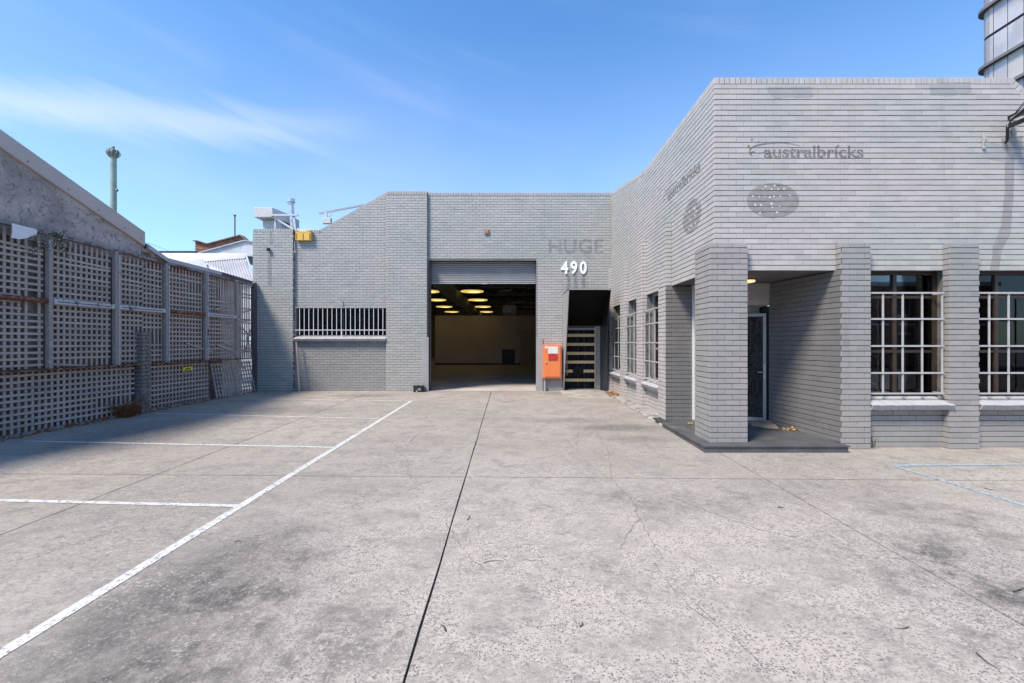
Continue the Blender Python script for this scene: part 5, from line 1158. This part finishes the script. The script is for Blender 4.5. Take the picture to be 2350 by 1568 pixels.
for a, b in (((448, 554.3), (458.5, 554.3)), ((458.5, 554.3), (480, 561.2)), ((480, 561.2), (555.5, 541.2)), ((555.5, 541.2), (572, 555.4))): MB().bar(P(*a, 27.1), P(*b, 27.1), .45, .05).build('coping', 'brown pole', GB)
MB().prism([P(458, 580, 26.8), P(560, 552, 26.8), P(600, 556, 26.8), P(600, 590, 26.8), P(458, 590, 26.8)], (0, .12, 0)).build('gable_wall', 'pale board wall', GB); MB().bar(P(456, 581, 26.75), P(560, 552.5, 26.75), .12, .07).build('barge_board', 'light metal flashing', GB); MB().bar(P(560, 552.5, 26.75), P(600, 557, 26.75), .12, .06).build('barge_board', 'light metal flashing', GB)
MB().prism([P(561, 588, 26.7), P(600, 590, 26.7), P(600, 620, 26.7), P(561, 600, 26.7)], (0, .05, 0)).build('window', 'black steel', GB); MB().bar(P(560, 586.5, 26.66), P(600, 588, 26.66), .06, .06).build('gutter', 'white painted metal', GB)
po = thing('roof_pole', P(539, 546, 27), 'thin brown pole standing on the red brick parapet', 'pole'); MB().tube([P(539, 547, 27.15), P(539, 497, 27.15)], .042, 10).build('shaft', 'brown pole', po); MB().lathe(P(539, 497, 27.15), [(.03, 0), (.08, .03), (.08, .09), (.03, .12)], 12).build('cap', 'brown pole', po)
wr = MB().tube([P(323, 553, 11.2), P(355, 563, 16), P(386, 576, 24)], .008, 5).build('overhead_cable', 'grey guard steel'); tag(wr, 'thin overhead cable running from the gable end to the roofs behind', 'cable')

# ---- bits on the fence
sp = [( -.0, .0), (.0, .0)]
plate = [(200, 250), (440, 310), (590, 345), (612, 385), (600, 425), (480, 480), (370, 508), (300, 508), (185, 485), (205, 400)]
def FD(zx, zy, off=.14):
    X, Y = (zx / 4.357) / 1.634, (780 + zy / 4.357) / 1.634; d = 9.164 / ((AX - X) / F + .0403) - off * 1.0; v = P(X, Y, d); return v
pm = MB().prism([FD(*p) for p in plate], FN * -.012).build('bent_sheet', 'white sheet'); tag(pm, 'broken pale curved sheet hanging from the top rail of the fence', 'sheet')
wd = MB(); ft = MB()
for _ in range(130):
    cx, cy = random.choice(((560, 420), (620, 560), (600, 640), (900, 430), (960, 540), (1030, 640), (380, 290), (980, 430)))
    a = FD(cx + random.gauss(0, 55), cy + random.gauss(0, 40), .10); b = a + Vector((random.uniform(-.02, .05), random.uniform(-.12, .12), random.uniform(-.2, .06))); wd.tube([a, (a + b) / 2 + Vector((.02, 0, .02)), b], .0035, 4)
    if random.random() < .35:
        s = .007; q = b + Vector((.02, 0, 0)); ft.obox(q, Vector((s * .6, 0, 0)), Vector((0, s, 0)), Vector((0, 0, s * .7)))
cw = wd.build('creeper', 'weed green'); tag(cw, 'straggly creeper with tiny white flowers hanging over the fence top', 'creeper'); tag(ft.build('flowers', 'white petal', cw), kind='stuff')
def tuft(name, c, n, h, spread, mat, label, cat='weed', th=.004):
    mb = MB()
    for _ in range(n):
        a = random.uniform(0, 6.28); r = random.uniform(0, spread * .5); p = Vector(c) + Vector((r * math.cos(a), r * math.sin(a), 0)); hh = h * random.uniform(.4, 1)
        q = p + Vector((math.cos(a) * spread * random.uniform(.2, 1), math.sin(a) * spread * random.uniform(.2, 1), hh)); m = (p + q) / 2 + Vector((random.uniform(-.03, .03), random.uniform(-.03, .03), hh * .2))
        mb.tube([p, m, q], [th, th * .8, th * .3], 4)
        if random.random() < .7:
            for _k in range(3):
                w = p.lerp(q, random.uniform(.3, 1)); e = w + Vector((random.uniform(-.06, .06), random.uniform(-.06, .06), random.uniform(-.01, .06))); mb.tube([w, e], [th * .6, th * .3], 3)
    return tag(mb.build(name, mat), label, cat)
tuft('dead_bush', G(296, 958) + Vector((-.10, .05, 0)), 210, .42, .30, 'dead bush', 'rust brown dead bush at the foot of the fence beside the broken pier', 'bush', .005)
tuft('grass_tuft', G(8, 1000) + Vector((-.02, .1, 0)), 60, .13, .16, 'dry grass', 'dry grass tuft at the left edge at the fence foot', 'grass')
tuft('grass_tuft', G(118, 977) + Vector((-.02, .05, 0)), 50, .09, .14, 'dry grass', 'low dry grass tuft below the first fence joint', 'grass'); tuft('grass_tuft', G(490, 915) + Vector((.0, .05, 0)), 50, .12, .20, 'dry grass', 'dry grass tuft in front of the leaning lattice panel', 'grass')
tuft('dry_weed', P(2004, 1025, 6.95), 10, .18, .05, 'twig bark', 'dry bare weed at the foot of the brickwork between front piers', 'weed', .003)
litter = MB()
for i in range(150):
    y = random.uniform(7.4, 14.2); x = XF(y) + .03 + abs(random.gauss(0, .09)); s = random.uniform(.006, .022); litter.obox((x, y, zg(y) + s * .6), Vector((s, s * .3, 0)), Vector((-s * .3, s, 0)), Vector((0, 0, s * .5)))
tag(litter.build('fence_litter', 'dry leaf'), 'strip of leaf crumbs and dirt along the foot of the fence', 'litter', kind='stuff')
lw = MB()
for i in range(34):
    c = random.choice(((205, 955), (190, 961), (235, 946), (545, 902), (556, 905), (640, 896), (572, 898), (330, 938))); p = G(c[0] + random.gauss(0, 5), c[1] + random.gauss(0, 1.0)); s = random.uniform(.008, .026); lw.obox((p.x, p.y, p.z + s * .4), Vector((s, 0, 0)), Vector((0, s, s * .2)), Vector((0, 0, s * .4)))
tag(lw.build('rubble_crumbs', 'rubble white'), 'white crumbs of rubble scattered along the fence and warehouse foot', 'rubble', kind='stuff')
for (a, b, z) in ((6.9, 10.1, 0), (10.5, 12.4, 0)): MB().bar(FP(a, zg(a) + .03, .02), FP(b, zg(b) + .03, .02), .05, .06).build('base_board', 'rust edged timber', FE)
# pavement twigs
tw = [(1110, 1293, 1155, 1289, .003, 'thin twig on the concrete right of the middle joint'), (1785, 1165, 1800, 1166, .005, 'short reddish twig in front of the porch platform'), (540, 1246, 556, 1244, .004, 'small twig right of the long white line'), (1072, 1195, 1078, 1183, .004, 'tiny upright looking twig beside the dark middle joint'), (1022, 1450, 1012, 1438, .005, 'stubby twig at the bottom near the middle joint'), (1330, 1440, 1337, 1430, .004, 'small dark twig on the speckled concrete at the bottom'), (2240, 1500, 2295, 1540, .003, 'long thin twig in the bottom right corner'), (2325, 1360, 2350, 1352, .005, 'forked twig at the right edge'), (2085, 1441, 2055, 1444, .003, 'curved twig left of the right hand joint'), (2260, 1122, 2285, 1126, .004, 'dark twig below the pale blue line')]
for (x0, y0, x1, y1, r, lab) in tw:
    a, b = G(x0, y0), G(x1, y1); m = (a + b) / 2 + Vector((random.uniform(-.02, .02), random.uniform(-.02, .02), 0)); up = Vector((0, 0, r + .003))
    tag(MB().tube([a + up, m + up * 1.2, b + up], [r, r * .8, r * .4], 6).build('twig', 'twig bark'), lab, 'twig', 'fallen twigs on the concrete')

# ================================================================== the far side of the street, seen only as reflections in the glass
ST = thing('street_building', (0, -24, 0), 'long two storey brick building across the street, mirrored in the windows', 'building')
B(-42, 42, -31, -24, -.4, 6.6).build('wall', 'red brick', ST); B(-42.3, 42.3, -31.2, -23.7, 6.6, 6.95).build('parapet', 'pale board wall', ST); B(-42, 42, -24.0, -23.93, 3.15, 3.35).build('string_course', 'pale board wall', ST)
for k in range(16):
    for z in (.8, 4.0):
        x = -39 + k * 5.2; wdo = B(x - .75, x + .75, -23.99, -23.94, z, z + 1.7).build('window', 'white frame', ST); B(x - .66, x + .66, -23.945, -23.93, z + .08, z + 1.62).build('pane', 'black steel', wdo)
